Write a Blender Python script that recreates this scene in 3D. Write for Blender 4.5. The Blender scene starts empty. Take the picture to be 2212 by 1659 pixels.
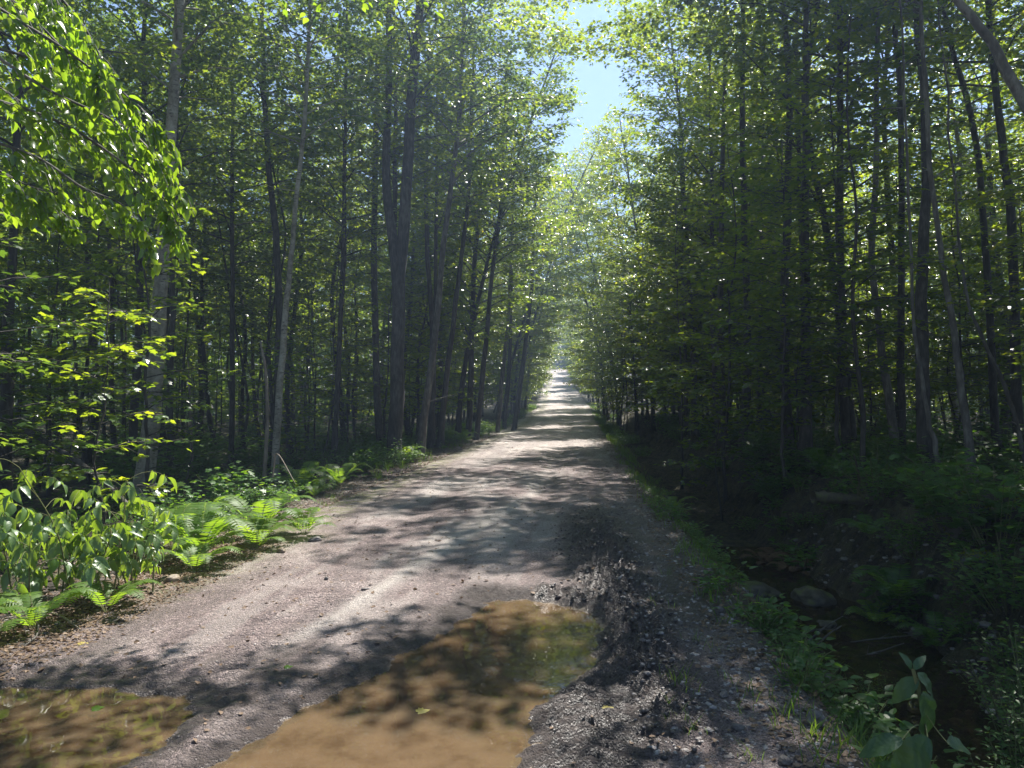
import bpy, math, random
import numpy as np
from mathutils import Vector, noise as mnoise

sc = bpy.context.scene
R = math.radians
# ------------------------------------------------------------------ camera
FPX, CX, HY, CAMZ = 1640.0, 1106.0, 865.0, 1.6       # focal length and horizon in a 2212 px wide picture
cam_d = bpy.data.cameras.new("camera")
cam_d.lens = 36.0 * FPX / 2212.0
cam_d.sensor_width = 36.0
cam_d.clip_end = 2000.0
cam_d.clip_start = 0.05
cam = bpy.data.objects.new("camera", cam_d)
sc.collection.objects.link(cam)
cam.location = (0, 0, CAMZ)
cam.rotation_euler = (R(90) + math.atan(36.0 / FPX), 0, 0)
sc.camera = cam
# ------------------------------------------------------------------ sky and sun
SUN_AZ, SUN_EL = 27.0, 57.0                           # degrees right of the view axis (+Y), above the horizon
w = bpy.data.worlds.new("World"); sc.world = w; w.use_nodes = True
nt = w.node_tree; nt.nodes.clear()
sky = nt.nodes.new("ShaderNodeTexSky"); sky.sky_type = 'NISHITA'; sky.sun_disc = False
sky.sun_elevation = R(SUN_EL); sky.sun_rotation = R(SUN_AZ)
sky.air_density = 1.0; sky.dust_density = 0.25; sky.ozone_density = 2.2
bg = nt.nodes.new("ShaderNodeBackground"); bg.inputs[1].default_value = 0.055
wo = nt.nodes.new("ShaderNodeOutputWorld")
nt.links.new(sky.outputs[0], bg.inputs[0]); nt.links.new(bg.outputs[0], wo.inputs[0])
sun_d = bpy.data.lights.new("sun", 'SUN'); sun_d.energy = 5.0; sun_d.angle = R(0.53); sun_d.color = (1.0, 0.95, 0.87)
sun = bpy.data.objects.new("sun", sun_d); sc.collection.objects.link(sun)
sdir = Vector((math.sin(R(SUN_AZ)) * math.cos(R(SUN_EL)), math.cos(R(SUN_AZ)) * math.cos(R(SUN_EL)), math.sin(R(SUN_EL))))
sun.rotation_euler = sdir.to_track_quat('Z', 'Y').to_euler(); sun.location = sdir * 60
sc.view_settings.view_transform = 'Standard'; sc.view_settings.look = 'None'
sc.view_settings.exposure = 1.55; sc.view_settings.gamma = 1.0
cy = sc.cycles
cy.max_bounces = 6; cy.diffuse_bounces = 2; cy.glossy_bounces = 2; cy.transmission_bounces = 4
cy.transparent_max_bounces = 6; cy.volume_bounces = 0
cy.use_adaptive_sampling = True; cy.adaptive_threshold = 0.01
cy.use_denoising = True; cy.caustics_reflective = False; cy.caustics_refractive = False
cy.sample_clamp_indirect = 4.0

rng = np.random.default_rng(7)
COL = sc.collection

# ------------------------------------------------------------------ numbers
def at(px, py, Y):
    """point seen at pixel (px,py) of a 2212 px wide picture, Y metres ahead"""
    return np.array([(px - CX) / FPX * Y, Y, CAMZ + (HY - py) / FPX * Y])
_g = np.random.default_rng(3).uniform(0, 2 * math.pi, (256, 256))
def noise2(x, y):
    x = np.asarray(x, float); y = np.asarray(y, float)
    xi = np.floor(x).astype(int); yi = np.floor(y).astype(int); fx = x - xi; fy = y - yi
    def gr(i, j, dx, dy):
        a = _g[i & 255, j & 255]; return np.cos(a) * dx + np.sin(a) * dy
    ux = fx * fx * fx * (fx * (fx * 6 - 15) + 10); uy = fy * fy * fy * (fy * (fy * 6 - 15) + 10)
    a = gr(xi, yi, fx, fy); b = gr(xi + 1, yi, fx - 1, fy); c = gr(xi, yi + 1, fx, fy - 1); d = gr(xi + 1, yi + 1, fx - 1, fy - 1)
    return ((a + ux * (b - a)) * (1 - uy) + (c + ux * (d - c)) * uy) * 1.5
def fbm(x, y, o=4, rough=0.5):
    s = 0; a = 1.0
    for k in range(o):
        s = s + a * noise2(x * 2 ** k + 17.3 * k, y * 2 ** k + 5.1 * k); a *= rough
    return s
def ss(a, b, t):
    t = np.clip((np.asarray(t, float) - a) / (b - a), 0, 1); return t * t * (3 - 2 * t)
def xc(y):                                              # centre line of the track
    y = np.asarray(y, float)
    return -1.45 + 0.088 * np.clip(y, -50, 75) + 0.055 * np.clip(y - 75, 0, 400)
def grade(y):
    y = np.asarray(y, float); return 10.5 * np.clip((y - 38) / 165.0, 0, 3) ** 1.7
def sdf_poly(x, y, P):
    P = np.asarray(P, float); d = np.full(np.shape(x), 1e9); ins = np.zeros(np.shape(x), bool)
    for i in range(len(P)):
        a = P[i]; b = P[(i + 1) % len(P)]; e = b - a
        wx = x - a[0]; wy = y - a[1]
        t = np.clip((wx * e[0] + wy * e[1]) / (e @ e), 0, 1)
        d = np.minimum(d, np.hypot(wx - t * e[0], wy - t * e[1]))
        c = ((a[1] <= y) & (b[1] > y)) | ((b[1] <= y) & (a[1] > y))
        with np.errstate(divide='ignore', invalid='ignore'):
            xx = a[0] + (y - a[1]) / (e[1] if e[1] else 1e-9) * e[0]
        ins ^= (c & (x < xx))
    return np.where(ins, -d, d)
PUD1 = [(-.22, 6.15), (.1, 6.25), (.63, 6.0), (.68, 5.3), (.58, 4.8), (.32, 4.4), (.12, 3.9), (.04, 3.4), (.0, 2.6), (-.3, 2.0), (-1.2, 2.0), (-1.45, 2.7),
        (-1.36, 3.37), (-1.19, 3.85), (-.94, 4.35), (-.63, 5.0), (-.4, 5.6)]
PUD2 = [(-3.6, 4.1), (-2.9, 4.35), (-2.25, 4.35), (-1.8, 4.2), (-1.62, 4.02), (-1.66, 3.7), (-1.7, 3.4), (-1.9, 2.8), (-2.4, 2.2), (-3.3, 2.3), (-3.8, 3.2)]
WATER_Z = -0.028
def pud(x, y):
    n = 0.07 * fbm(x * 2.3, y * 2.3, 3) + .028 * fbm(x * 13, y * 13, 3, .6)
    return np.minimum(sdf_poly(x, y, PUD1), sdf_poly(x, y, PUD2)) + n
def zones(x, y):
    """u, puddle distance, churned mud, pale dry rut, tread band"""
    u = x - xc(y); p = np.full(np.shape(x), 9.0)
    m = (y > 1) & (y < 8) & (x > -5) & (x < 2)
    if np.ndim(x):
        p[m] = pud(x[m], y[m])
    elif m:
        p = pud(np.array([x]), np.array([y]))[0]
    mr = 0.82 + 0.05 * (y - 6)                          # churned ridge right of the puddle
    mud = np.exp(-((x - mr) / 0.36) ** 2 - ((x - mr) / .5) ** 4) * ss(2.5, 4.8, y) * (1 - ss(8.0, 12.0, y))
    mud = np.maximum(mud, 0.8 * np.exp(-((p - 0.12) / 0.22) ** 2) * (x > 0.2))
    tr_ = np.exp(-((x - 0.36 - 0.02 * (y - 4)) / 0.27) ** 4) * ss(2.2, 3.0, y) * (1 - ss(4.3, 4.9, y))
    mud = mud * (1 - .8 * tr_)
    xr = -1.45 + (y - 5.0) * 0.23                      # dry pale ridge between the tracks
    rut = np.exp(-((x - xr - 0.03 * noise2(y * 1.3, y * 0 + 2)) / 0.11) ** 2) * ss(4.2, 5.6, y) * (1 - ss(11, 15, y))
    tr = tr_
    return u, p, mud, rut, tr
def height(x, y):
    x = np.asarray(x, float); y = np.asarray(y, float)
    sh = np.broadcast(x, y).shape
    x = np.broadcast_to(x, sh).astype(float); y = np.broadcast_to(y, sh).astype(float)
    u, p, mud, rut, tr = zones(x, y)
    wob = 0.22 * fbm(x * 0 + 3.3, y * 0.35, 2)
    ur = u + wob * ss(2.2, 4, u)
    onroad = (1 - ss(2.4, 2.9, np.abs(u)))
    z = 0.045 * (1 - np.clip(np.abs(u) / 2.6, 0, 1) ** 2) * ss(5, 12, y)
    z = z - 0.035 * (np.exp(-((u + 0.85) / 0.3) ** 2) + np.exp(-((u - 0.85) / 0.3) ** 2)) * ss(7, 12, y) * onroad
    # left verge and forest floor
    z = z - 0.16 * ss(-2.7, -4.6, u) * 1.0 - 0.35 * ss(-4.5, -10, u)
    # right ditch and bank
    dep = 0.98 - 0.45 * ss(14, 28, y)
    z = z + 0.03 * np.exp(-((ur - 2.55) / 0.2) ** 2)
    z = z - dep * ss(2.6, 3.75, ur) + (dep + 0.18) * ss(4.6, 5.95, ur) + 0.25 * ss(6, 14, ur)
    out = ss(2.7, 3.6, np.abs(u))
    z = z + out * (0.10 * fbm(x * 0.6, y * 0.6, 3) + 0.05 * fbm(x * 2.1, y * 2.1, 3))
    bank = ss(4.5, 5.2, ur) * (1 - ss(6.3, 7.2, ur))
    z = z + bank * 0.16 * fbm(x * 1.7, y * 1.7, 4, 0.6)
    # small relief on the track
    near = 1 - ss(14, 30, y)
    base_z = z; z = z * 0
    z = z + onroad * near * (0.007 * fbm(x * 3, y * 3, 3) + 0.004 * fbm(x * 14, y * 14, 3, 0.6))
    z = z + near * mud * (0.02 + 0.10 * np.abs(fbm(x * 9, y * 9, 4, 0.65)) + 0.012 * noise2(x * 38, y * 38))
    z = z + 0.012 * rut
    v = y * 1.0 + np.abs(x - 0.36) * 0.55
    z = z + tr * (0.032 * np.tanh(1.6 * np.sin(v * 2 * math.pi / 0.115 + 0.9 * noise2(x * 5, y * 5))) * (.6 + .8 * np.abs(noise2(x * 7 + 3, y * 7))) + 0.012 * noise2(x * 17, y * 17))
    # tread of other passes, left track
    t2 = np.exp(-((x + 2.0 - (y - 4) * 0.25) / 0.35) ** 4) * ss(3.6, 4.6, y) * (1 - ss(6.0, 8, y))
    z = z + t2 * 0.013 * np.sin((y - 0.3 * x) * 2 * math.pi / 0.12 + 2 * noise2(x * 2, y * 2)) * (0.6 + noise2(x * 4, y * 4))
    # muddy rim between the puddles
    t3 = np.exp(-((p - 0.2) / 0.22) ** 2)
    z = z + t3 * (0.012 * fbm(x * 12, y * 12, 3, 0.65))
    det = z * ss(-.10, .06, p); z = base_z
    # puddle hollows
    flat = 1 - ss(0.0, 0.75, p)
    rim = WATER_Z + 0.006 + 0.11 * p
    bed = WATER_Z + np.clip(p, -0.35, 0) * 0.09 - 0.002 + 0.008 * fbm(x * 6, y * 6, 3) + .6 * tr * .012 * np.sin((y + np.abs(x - .36) * .55) * 2 * math.pi / .105)
    z = np.where(p < 0, bed + 0.55 * (z - 0.0) * ss(-0.12, 0, p) * 0.3, z * (1 - flat) + flat * (rim + 0.35 * (z)) + flat * 0.004) + det * (1 - .3 * np.exp(-(p / .06) ** 2))
    return z + grade(y)
def hz(x, y):
    return float(height(np.array([x]), np.array([y]))[0])

# ------------------------------------------------------------------ mesh helpers
class Geo:
    def __init__(s): s.v = []; s.f = []; s.n = 0
    def add(s, V, F):
        V = np.asarray(V, float); s.v.append(V); s.f.append([np.asarray(a, int) + s.n for a in F] if isinstance(F, list) else [np.asarray(F, int) + s.n]); s.n += len(V)
    def mesh(s, name, smooth=True):
        V = np.concatenate(s.v) if s.v else np.zeros((0, 3))
        polys = [a for fl in s.f for a in fl if len(a)]
        me = bpy.data.meshes.new(name)
        me.vertices.add(len(V)); me.vertices.foreach_set("co", V.astype(np.float32).ravel())
        tot = sum(a.size for a in polys); nf = sum(len(a) for a in polys)
        me.loops.add(tot); me.polygons.add(nf)
        if nf:
            me.loops.foreach_set("vertex_index", np.concatenate([a.ravel() for a in polys]).astype(np.int32))
            sz = np.concatenate([np.full(len(a), a.shape[1]) for a in polys])
            st = np.concatenate([[0], np.cumsum(sz)[:-1]]).astype(np.int32)
            me.polygons.foreach_set("loop_start", st)
            me.polygons.foreach_set("use_smooth", np.full(nf, smooth))
        me.update(calc_edges=True); me.validate()
        return me
def tube(g, P, rad, n=7, cap=True):
    P = np.asarray(P, float); m = len(P); rad = np.broadcast_to(rad, (m,))
    T = np.gradient(P, axis=0); T /= np.linalg.norm(T, axis=1)[:, None] + 1e-9
    ref = np.array([0, 0, 1.0]) if abs(T[0][2]) < 0.8 else np.array([1.0, 0, 0])
    A = np.cross(T, ref); A /= np.linalg.norm(A, axis=1)[:, None] + 1e-9
    B = np.cross(T, A)
    th = np.arange(n) * 2 * math.pi / n
    V = P[:, None] + rad[:, None, None] * (np.cos(th)[None, :, None] * A[:, None] + np.sin(th)[None, :, None] * B[:, None])
    i = np.arange(m - 1)[:, None] * n; j = np.arange(n)[None]
    F = np.stack([i + j, i + (j + 1) % n, i + n + (j + 1) % n, i + n + j], -1).reshape(-1, 4)
    V = V.reshape(-1, 3)
    if cap:
        V = np.vstack([V, P[-1] + T[-1] * rad[-1] * 0.5])
        k = len(V) - 1; b = (m - 1) * n
        C = np.stack([b + np.arange(n), b + (np.arange(n) + 1) % n, np.full(n, k)], -1)
        g.add(V, [F, C])
    else:
        g.add(V, F)
def curve(P, n):
    """smooth resampling (Catmull-Rom) of a few control points"""
    P = np.asarray(P, float)
    Q = np.vstack([2 * P[0] - P[1], P, 2 * P[-1] - P[-2]])
    t = np.linspace(0, len(P) - 1 - 1e-6, n); i = t.astype(int); f = (t - i)[:, None]
    a, b, c, d = Q[i], Q[i + 1], Q[i + 2], Q[i + 3]
    return 0.5 * (2 * b + (c - a) * f + (2 * a - 5 * b + 4 * c - d) * f ** 2 + (3 * b - a - 3 * c + d) * f ** 3)
def norm(a):
    a = np.asarray(a, float); return a / (np.linalg.norm(a, axis=-1, keepdims=True) + 1e-9)
# leaf outlines: x across, y forward (length about 1), z up
def _maple():
    o = [(0, 0), (.16, -.10), (.42, -.02), (.36, .17), (.62, .30), (.40, .42), (.44, .60), (.22, .55), (.16, .74), (0, 1.0)]
    V = [(0, .3, .0)] + [(x, y, -.22 * x * x - .12 * (y - .3) ** 2) for x, y in o] + [(-x, y, -.22 * x * x - .12 * (y - .3) ** 2) for x, y in o[-2:0:-1]]
    n = len(V) - 1
    return np.array(V), np.array([(0, 1 + i, 1 + (i + 1) % n) for i in range(n)])
def _maple_lo():
    o = [(0, 0), (.40, -.02), (.30, .2), (.60, .36), (.22, .52), (0, 1.0)]
    V = [(x, y, -.2 * x * x - .1 * y * y) for x, y in o] + [(-x, y, -.2 * x * x - .1 * y * y) for x, y in o[-2:0:-1]]
    # fan from the base
    n = len(V)
    return np.array(V), np.array([(0, i, i + 1) for i in range(1, n - 1)])
def _ovate(wd=.27, curl=.25, fold=.10):
    ys = [0, .14, .34, .58, .8, 1.0]; ws = [0.02, .72, 1.0, .82, .42, 0.0]
    V = []; F = []
    for y, q in zip(ys, ws):
        z = -curl * y * y; V += [(-wd * q, y, z + fold * q), (0, y, z), (wd * q, y, z + fold * q)]
    for i in range(len(ys) - 1):
        a = 3 * i; F += [(a, a + 1, a + 4), (a, a + 4, a + 3), (a + 1, a + 2, a + 5), (a + 1, a + 5, a + 4)]
    return np.array(V), np.array(F)
def _diamond():
    V = [(0, 0, 0), (.3, .38, .05), (0, 1, -.1), (-.3, .38, .05)]
    return np.array(V), np.array([(0, 1, 2), (0, 2, 3)])
def _blade():
    V = [(-.02, 0, 0), (.02, 0, 0), (.018, .5, -.03), (-.018, .5, -.03), (0, 1, -.2)]
    return np.array(V), np.array([(0, 1, 2), (0, 2, 3), (3, 2, 4)])
MAPLE, MAPLO, OVATE, DIAM, BLADE = _maple(), _maple_lo(), _ovate(), _diamond(), _blade()
BIGOV = _ovate(.25, .45, .12)
OV2 = _ovate(.33, .12, .06); OV3 = _ovate(.24, .15, .08)
PINNA = (np.array([(0, 0, 0), (.11, .10, 0), (.12, .32, -.01), (.09, .62, -.05), (0, 1, -.12), (-.09, .62, -.05), (-.12, .32, -.01), (-.11, .10, 0)]),
         np.array([(0, 1, 2), (0, 2, 6), (0, 6, 7), (2, 3, 5), (2, 5, 6), (3, 4, 5)]))
def leaves(g, P, D, U, S, tpl):
    P = np.asarray(P, float); D = norm(D); U = np.asarray(U, float)
    if len(P) == 0: return
    X = norm(np.cross(D, U)); Z = np.cross(X, D)
    V, F = tpl; S = np.broadcast_to(S, (len(P),))
    W = P[:, None] + S[:, None, None] * (V[None, :, 0:1] * X[:, None] + V[None, :, 1:2] * D[:, None] + V[None, :, 2:3] * Z[:, None])
    k = len(V)
    FF = (F[None] + (np.arange(len(P)) * k)[:, None, None]).reshape(-1, F.shape[1])
    g.add(W.reshape(-1, 3), FF)
def ob(name, me, mat, parent=None, loc=None):
    o = bpy.data.objects.new(name, me); COL.objects.link(o)
    if mat is not None and me is not None:
        me.materials.clear(); me.materials.append(mat)
    if parent is not None: o.parent = parent
    if loc is not None: o.location = loc
    return o
def tag(o, label=None, cat=None, group=None, kind=None):
    if label: o['label'] = label
    if cat: o['category'] = cat
    if group: o['group'] = group
    if kind: o['kind'] = kind
    return o
def thing(name, loc, label, cat, group=None, rz=0.0, s=1.0):
    o = bpy.data.objects.new(name, None); COL.objects.link(o); o.location = loc; o.rotation_euler = (0, 0, rz); o.scale = (s, s, s)
    o.empty_display_size = 0.2
    return tag(o, label, cat, group)

# ------------------------------------------------------------------ materials
def mat(name):
    m = bpy.data.materials.new(name); m.use_nodes = True; m.node_tree.nodes.clear()
    return m, m.node_tree
def N(t, typ, **kw):
    n = t.nodes.new(typ)
    for k, v in kw.items():
        if isinstance(k, str) and k.startswith('i_'):
            key = k[2:]
            n.inputs[int(key) if key.isdigit() else key].default_value = v
        else: setattr(n, k, v)
    return n
def ramp(t, stops, interp='LINEAR'):
    r = t.nodes.new("ShaderNodeValToRGB"); e = r.color_ramp.elements; r.color_ramp.interpolation = interp
    while len(e) > 1: e.remove(e[-1])
    e[0].position = stops[0][0]; e[0].color = (*stops[0][1], 1)
    for p, c in stops[1:]:
        q = e.new(p); q.color = (*c, 1)
    return r
def leaf_mat(name, c0, c1, t0, t1, mix=0.5, rough=0.38, spec=0.5, vein=None):
    m, t = mat(name); L = t.links.new
    geo = N(t, "ShaderNodeNewGeometry"); oi = N(t, "ShaderNodeObjectInfo")
    add = N(t, "ShaderNodeMath", operation='MULTIPLY_ADD', i_1=0.35, i_2=0.0); L(oi.outputs['Random'], add.inputs[0])
    ad2 = N(t, "ShaderNodeMath", operation='MULTIPLY_ADD', i_1=0.65); L(geo.outputs['Random Per Island'], ad2.inputs[0]); L(add.outputs[0], ad2.inputs[2])
    r1 = ramp(t, [(0, c0), (1, c1)]); r2 = ramp(t, [(0, t0), (.85, t1), (1.0, tuple(min(1, a * b) for a, b in zip(t1, (1.5, 1.1, .9))))])
    L(ad2.outputs[0], r1.inputs[0]); L(ad2.outputs[0], r2.inputs[0])
    pr = N(t, "ShaderNodeBsdfPrincipled", i_Roughness=rough); pr.inputs['Specular IOR Level'].default_value = spec
    tr = N(t, "ShaderNodeBsdfTranslucent"); mx = N(t, "ShaderNodeMixShader", i_0=mix)
    L(r1.outputs[0], pr.inputs['Base Color']); L(r2.outputs[0], tr.inputs[0])
    if vein:
        tc = N(t, "ShaderNodeTexCoord"); nz = N(t, "ShaderNodeTexNoise", i_Scale=vein, i_Detail=2.0); L(tc.outputs['Object'], nz.inputs[0])
        bp = N(t, "ShaderNodeBump", i_Strength=0.5, i_Distance=0.004); L(nz.outputs[0], bp.inputs['Height']); L(bp.outputs[0], pr.inputs['Normal'])
    L(pr.outputs[0], mx.inputs[1]); L(tr.outputs[0], mx.inputs[2])
    o = N(t, "ShaderNodeOutputMaterial"); L(mx.outputs[0], o.inputs[0])
    return m
M = {}
M['maple'] = leaf_mat("maple_leaf", (.028, .064, .022), (.050, .098, .030), (.22, .38, .015), (.54, .64, .025), .45, .27, .8)
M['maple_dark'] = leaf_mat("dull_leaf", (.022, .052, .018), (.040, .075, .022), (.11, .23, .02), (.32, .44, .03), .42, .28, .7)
M['beech'] = leaf_mat("beech_leaf", (.045, .100, .015), (.075, .14, .02), (.22, .42, .015), (.46, .64, .03), .5, .25, .8)
M['ash'] = leaf_mat("shrub_leaf", (.07, .14, .045), (.11, .19, .06), (.26, .44, .02), (.48, .64, .05), .38, .42, 1.0, 60.0)
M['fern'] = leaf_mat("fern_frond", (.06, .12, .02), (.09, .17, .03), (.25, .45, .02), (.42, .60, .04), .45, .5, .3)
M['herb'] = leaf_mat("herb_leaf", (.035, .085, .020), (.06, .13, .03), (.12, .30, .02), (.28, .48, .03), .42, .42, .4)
M['grass'] = leaf_mat("grass_blade", (.04, .09, .02), (.08, .14, .03), (.18, .36, .02), (.34, .5, .04), .4, .45, .3)
M['dock'] = leaf_mat("dock_leaf", (.022, .060, .024), (.036, .085, .030), (.06, .15, .02), (.12, .24, .02), .25, .48, .5, 70.0)
M['yellow'] = leaf_mat("yellowed_leaf", (.35, .32, .06), (.45, .36, .10), (.4, .4, .04), (.5, .42, .05), .3, .5, .3)
M['dead'] = leaf_mat("dead_leaf", (.10, .065, .040), (.22, .15, .10), (.10, .06, .03), (.2, .12, .06), .15, .6, .3)
M['bfrond'] = leaf_mat("brown_frond", (.10, .06, .035), (.16, .10, .06), (.10, .06, .03), (.15, .1, .05), .25, .7, .2)
def bark_mat(name, stops, scale=(9, 9, 2.2), bump=0.6, lent=None, rough=0.85):
    m, t = mat(name); L = t.links.new
    tc = N(t, "ShaderNodeTexCoord"); mp = N(t, "ShaderNodeMapping"); mp.inputs['Scale'].default_value = scale
    L(tc.outputs['Object'], mp.inputs[0])
    nz = N(t, "ShaderNodeTexNoise", i_Scale=2.2, i_Detail=7.0, i_Roughness=0.65); L(mp.outputs[0], nz.inputs[0])
    big = N(t, "ShaderNodeTexNoise", i_Scale=1.3, i_Detail=3.0); L(tc.outputs['Object'], big.inputs[0])
    r = ramp(t, stops)
    mm = N(t, "ShaderNodeMath", operation='MULTIPLY_ADD', i_1=.6); L(nz.outputs[0], mm.inputs[0])
    m3 = N(t, "ShaderNodeMath", operation='MULTIPLY', i_1=.4); L(big.outputs[0], m3.inputs[0]); L(m3.outputs[0], mm.inputs[2]); L(mm.outputs[0], r.inputs[0])
    col = r.outputs[0]; hgt = nz.outputs[0]
    if lent:
        mp2 = N(t, "ShaderNodeMapping"); mp2.inputs['Scale'].default_value = lent; L(tc.outputs['Object'], mp2.inputs[0])
        n2 = N(t, "ShaderNodeTexNoise", i_Scale=1.0, i_Detail=3.0); L(mp2.outputs[0], n2.inputs[0])
        r2 = ramp(t, [(.60, (0, 0, 0)), (.66, (1, 1, 1))]); L(n2.outputs[0], r2.inputs[0])
        mx = N(t, "ShaderNodeMixRGB", i_2=(.04, .035, .03, 1)); L(r2.outputs[0], mx.inputs[0]); L(col, mx.inputs[1]); col = mx.outputs[0]
    pr = N(t, "ShaderNodeBsdfPrincipled", i_Roughness=rough); L(col, pr.inputs['Base Color'])
    bp = N(t, "ShaderNodeBump", i_Strength=bump, i_Distance=0.02); L(hgt, bp.inputs['Height']); L(bp.outputs[0], pr.inputs['Normal'])
    o = N(t, "ShaderNodeOutputMaterial"); L(pr.outputs[0], o.inputs[0]); return m
M['bark'] = bark_mat("maple_bark", [(.35, (.020, .018, .016)), (.5, (.048, .042, .037)), (.62, (.095, .088, .078)), (.7, (.06, .068, .045))])
M['bark_grey'] = bark_mat("grey_bark", [(.35, (.04, .036, .032)), (.5, (.10, .09, .078)), (.60, (.19, .18, .16)), (.66, (.09, .10, .06))], (5, 5, 1.6), .35)
M['birch'] = bark_mat("birch_bark", [(.34, (.09, .08, .06)), (.46, (.22, .20, .16)), (.65, (.42, .40, .35))], (4, 4, 3), .25, (9, 9, 55), .65)
M['deadwood'] = bark_mat("dead_wood", [(.35, (.10, .08, .065)), (.6, (.26, .22, .18))], (12, 12, 3), .4)
M['moss_bark'] = bark_mat("mossy_bark", [(.35, (.05, .04, .03)), (.5, (.09, .075, .05)), (.62, (.10, .12, .03))], (8, 8, 8), .6)
def stone_mat(name, stops, moss=0.0):
    m, t = mat(name); L = t.links.new
    tc = N(t, "ShaderNodeTexCoord"); nz = N(t, "ShaderNodeTexNoise", i_Scale=9.0, i_Detail=6.0, i_Roughness=.6); L(tc.outputs['Object'], nz.inputs[0])
    gi = N(t, "ShaderNodeNewGeometry"); mm = N(t, "ShaderNodeMath", operation='MULTIPLY_ADD', i_1=.45, i_2=-.2); L(gi.outputs['Random Per Island'], mm.inputs[0])
    ad = N(t, "ShaderNodeMath", operation='ADD'); L(nz.outputs[0], ad.inputs[0]); L(mm.outputs[0], ad.inputs[1])
    r = ramp(t, stops); L(ad.outputs[0], r.inputs[0]); col = r.outputs[0]
    if moss:
        sx = N(t, "ShaderNodeSeparateXYZ"); L(gi.outputs['Normal'], sx.inputs[0])
        n2 = N(t, "ShaderNodeTexNoise", i_Scale=3.0, i_Detail=5.0); L(tc.outputs['Object'], n2.inputs[0])
        a2 = N(t, "ShaderNodeMath", operation='MULTIPLY_ADD', i_1=.4); L(sx.outputs[2], a2.inputs[0]); L(n2.outputs[0], a2.inputs[2])
        r2 = ramp(t, [(.75 - moss, (0, 0, 0)), (.85 - moss, (1, 1, 1))]); L(a2.outputs[0], r2.inputs[0])
        mx = N(t, "ShaderNodeMixRGB", i_2=(.07, .085, .015, 1)); L(r2.outputs[0], mx.inputs[0]); L(col, mx.inputs[1]); col = mx.outputs[0]
    pr = N(t, "ShaderNodeBsdfPrincipled", i_Roughness=.7); L(col, pr.inputs['Base Color'])
    bp = N(t, "ShaderNodeBump", i_Strength=.5, i_Distance=0.01); L(nz.outputs[0], bp.inputs['Height']); L(bp.outputs[0], pr.inputs['Normal'])
    o = N(t, "ShaderNodeOutputMaterial"); L(pr.outputs[0], o.inputs[0]); return m
M['stone'] = stone_mat("grey_stone", [(.25, (.07, .06, .057)), (.5, (.15, .133, .125)), (.8, (.34, .31, .29))])
M['ochre'] = stone_mat("ochre_stone", [(.25, (.13, .10, .07)), (.75, (.30, .235, .17))])
M['mossy'] = stone_mat("mossy_stone", [(.25, (.03, .027, .022)), (.75, (.10, .09, .07))], -.06)
M['moss'] = leaf_mat("moss_tuft", (.10, .12, .012), (.17, .19, .02), (.25, .3, .02), (.4, .42, .03), .35, .8, .1)

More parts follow.
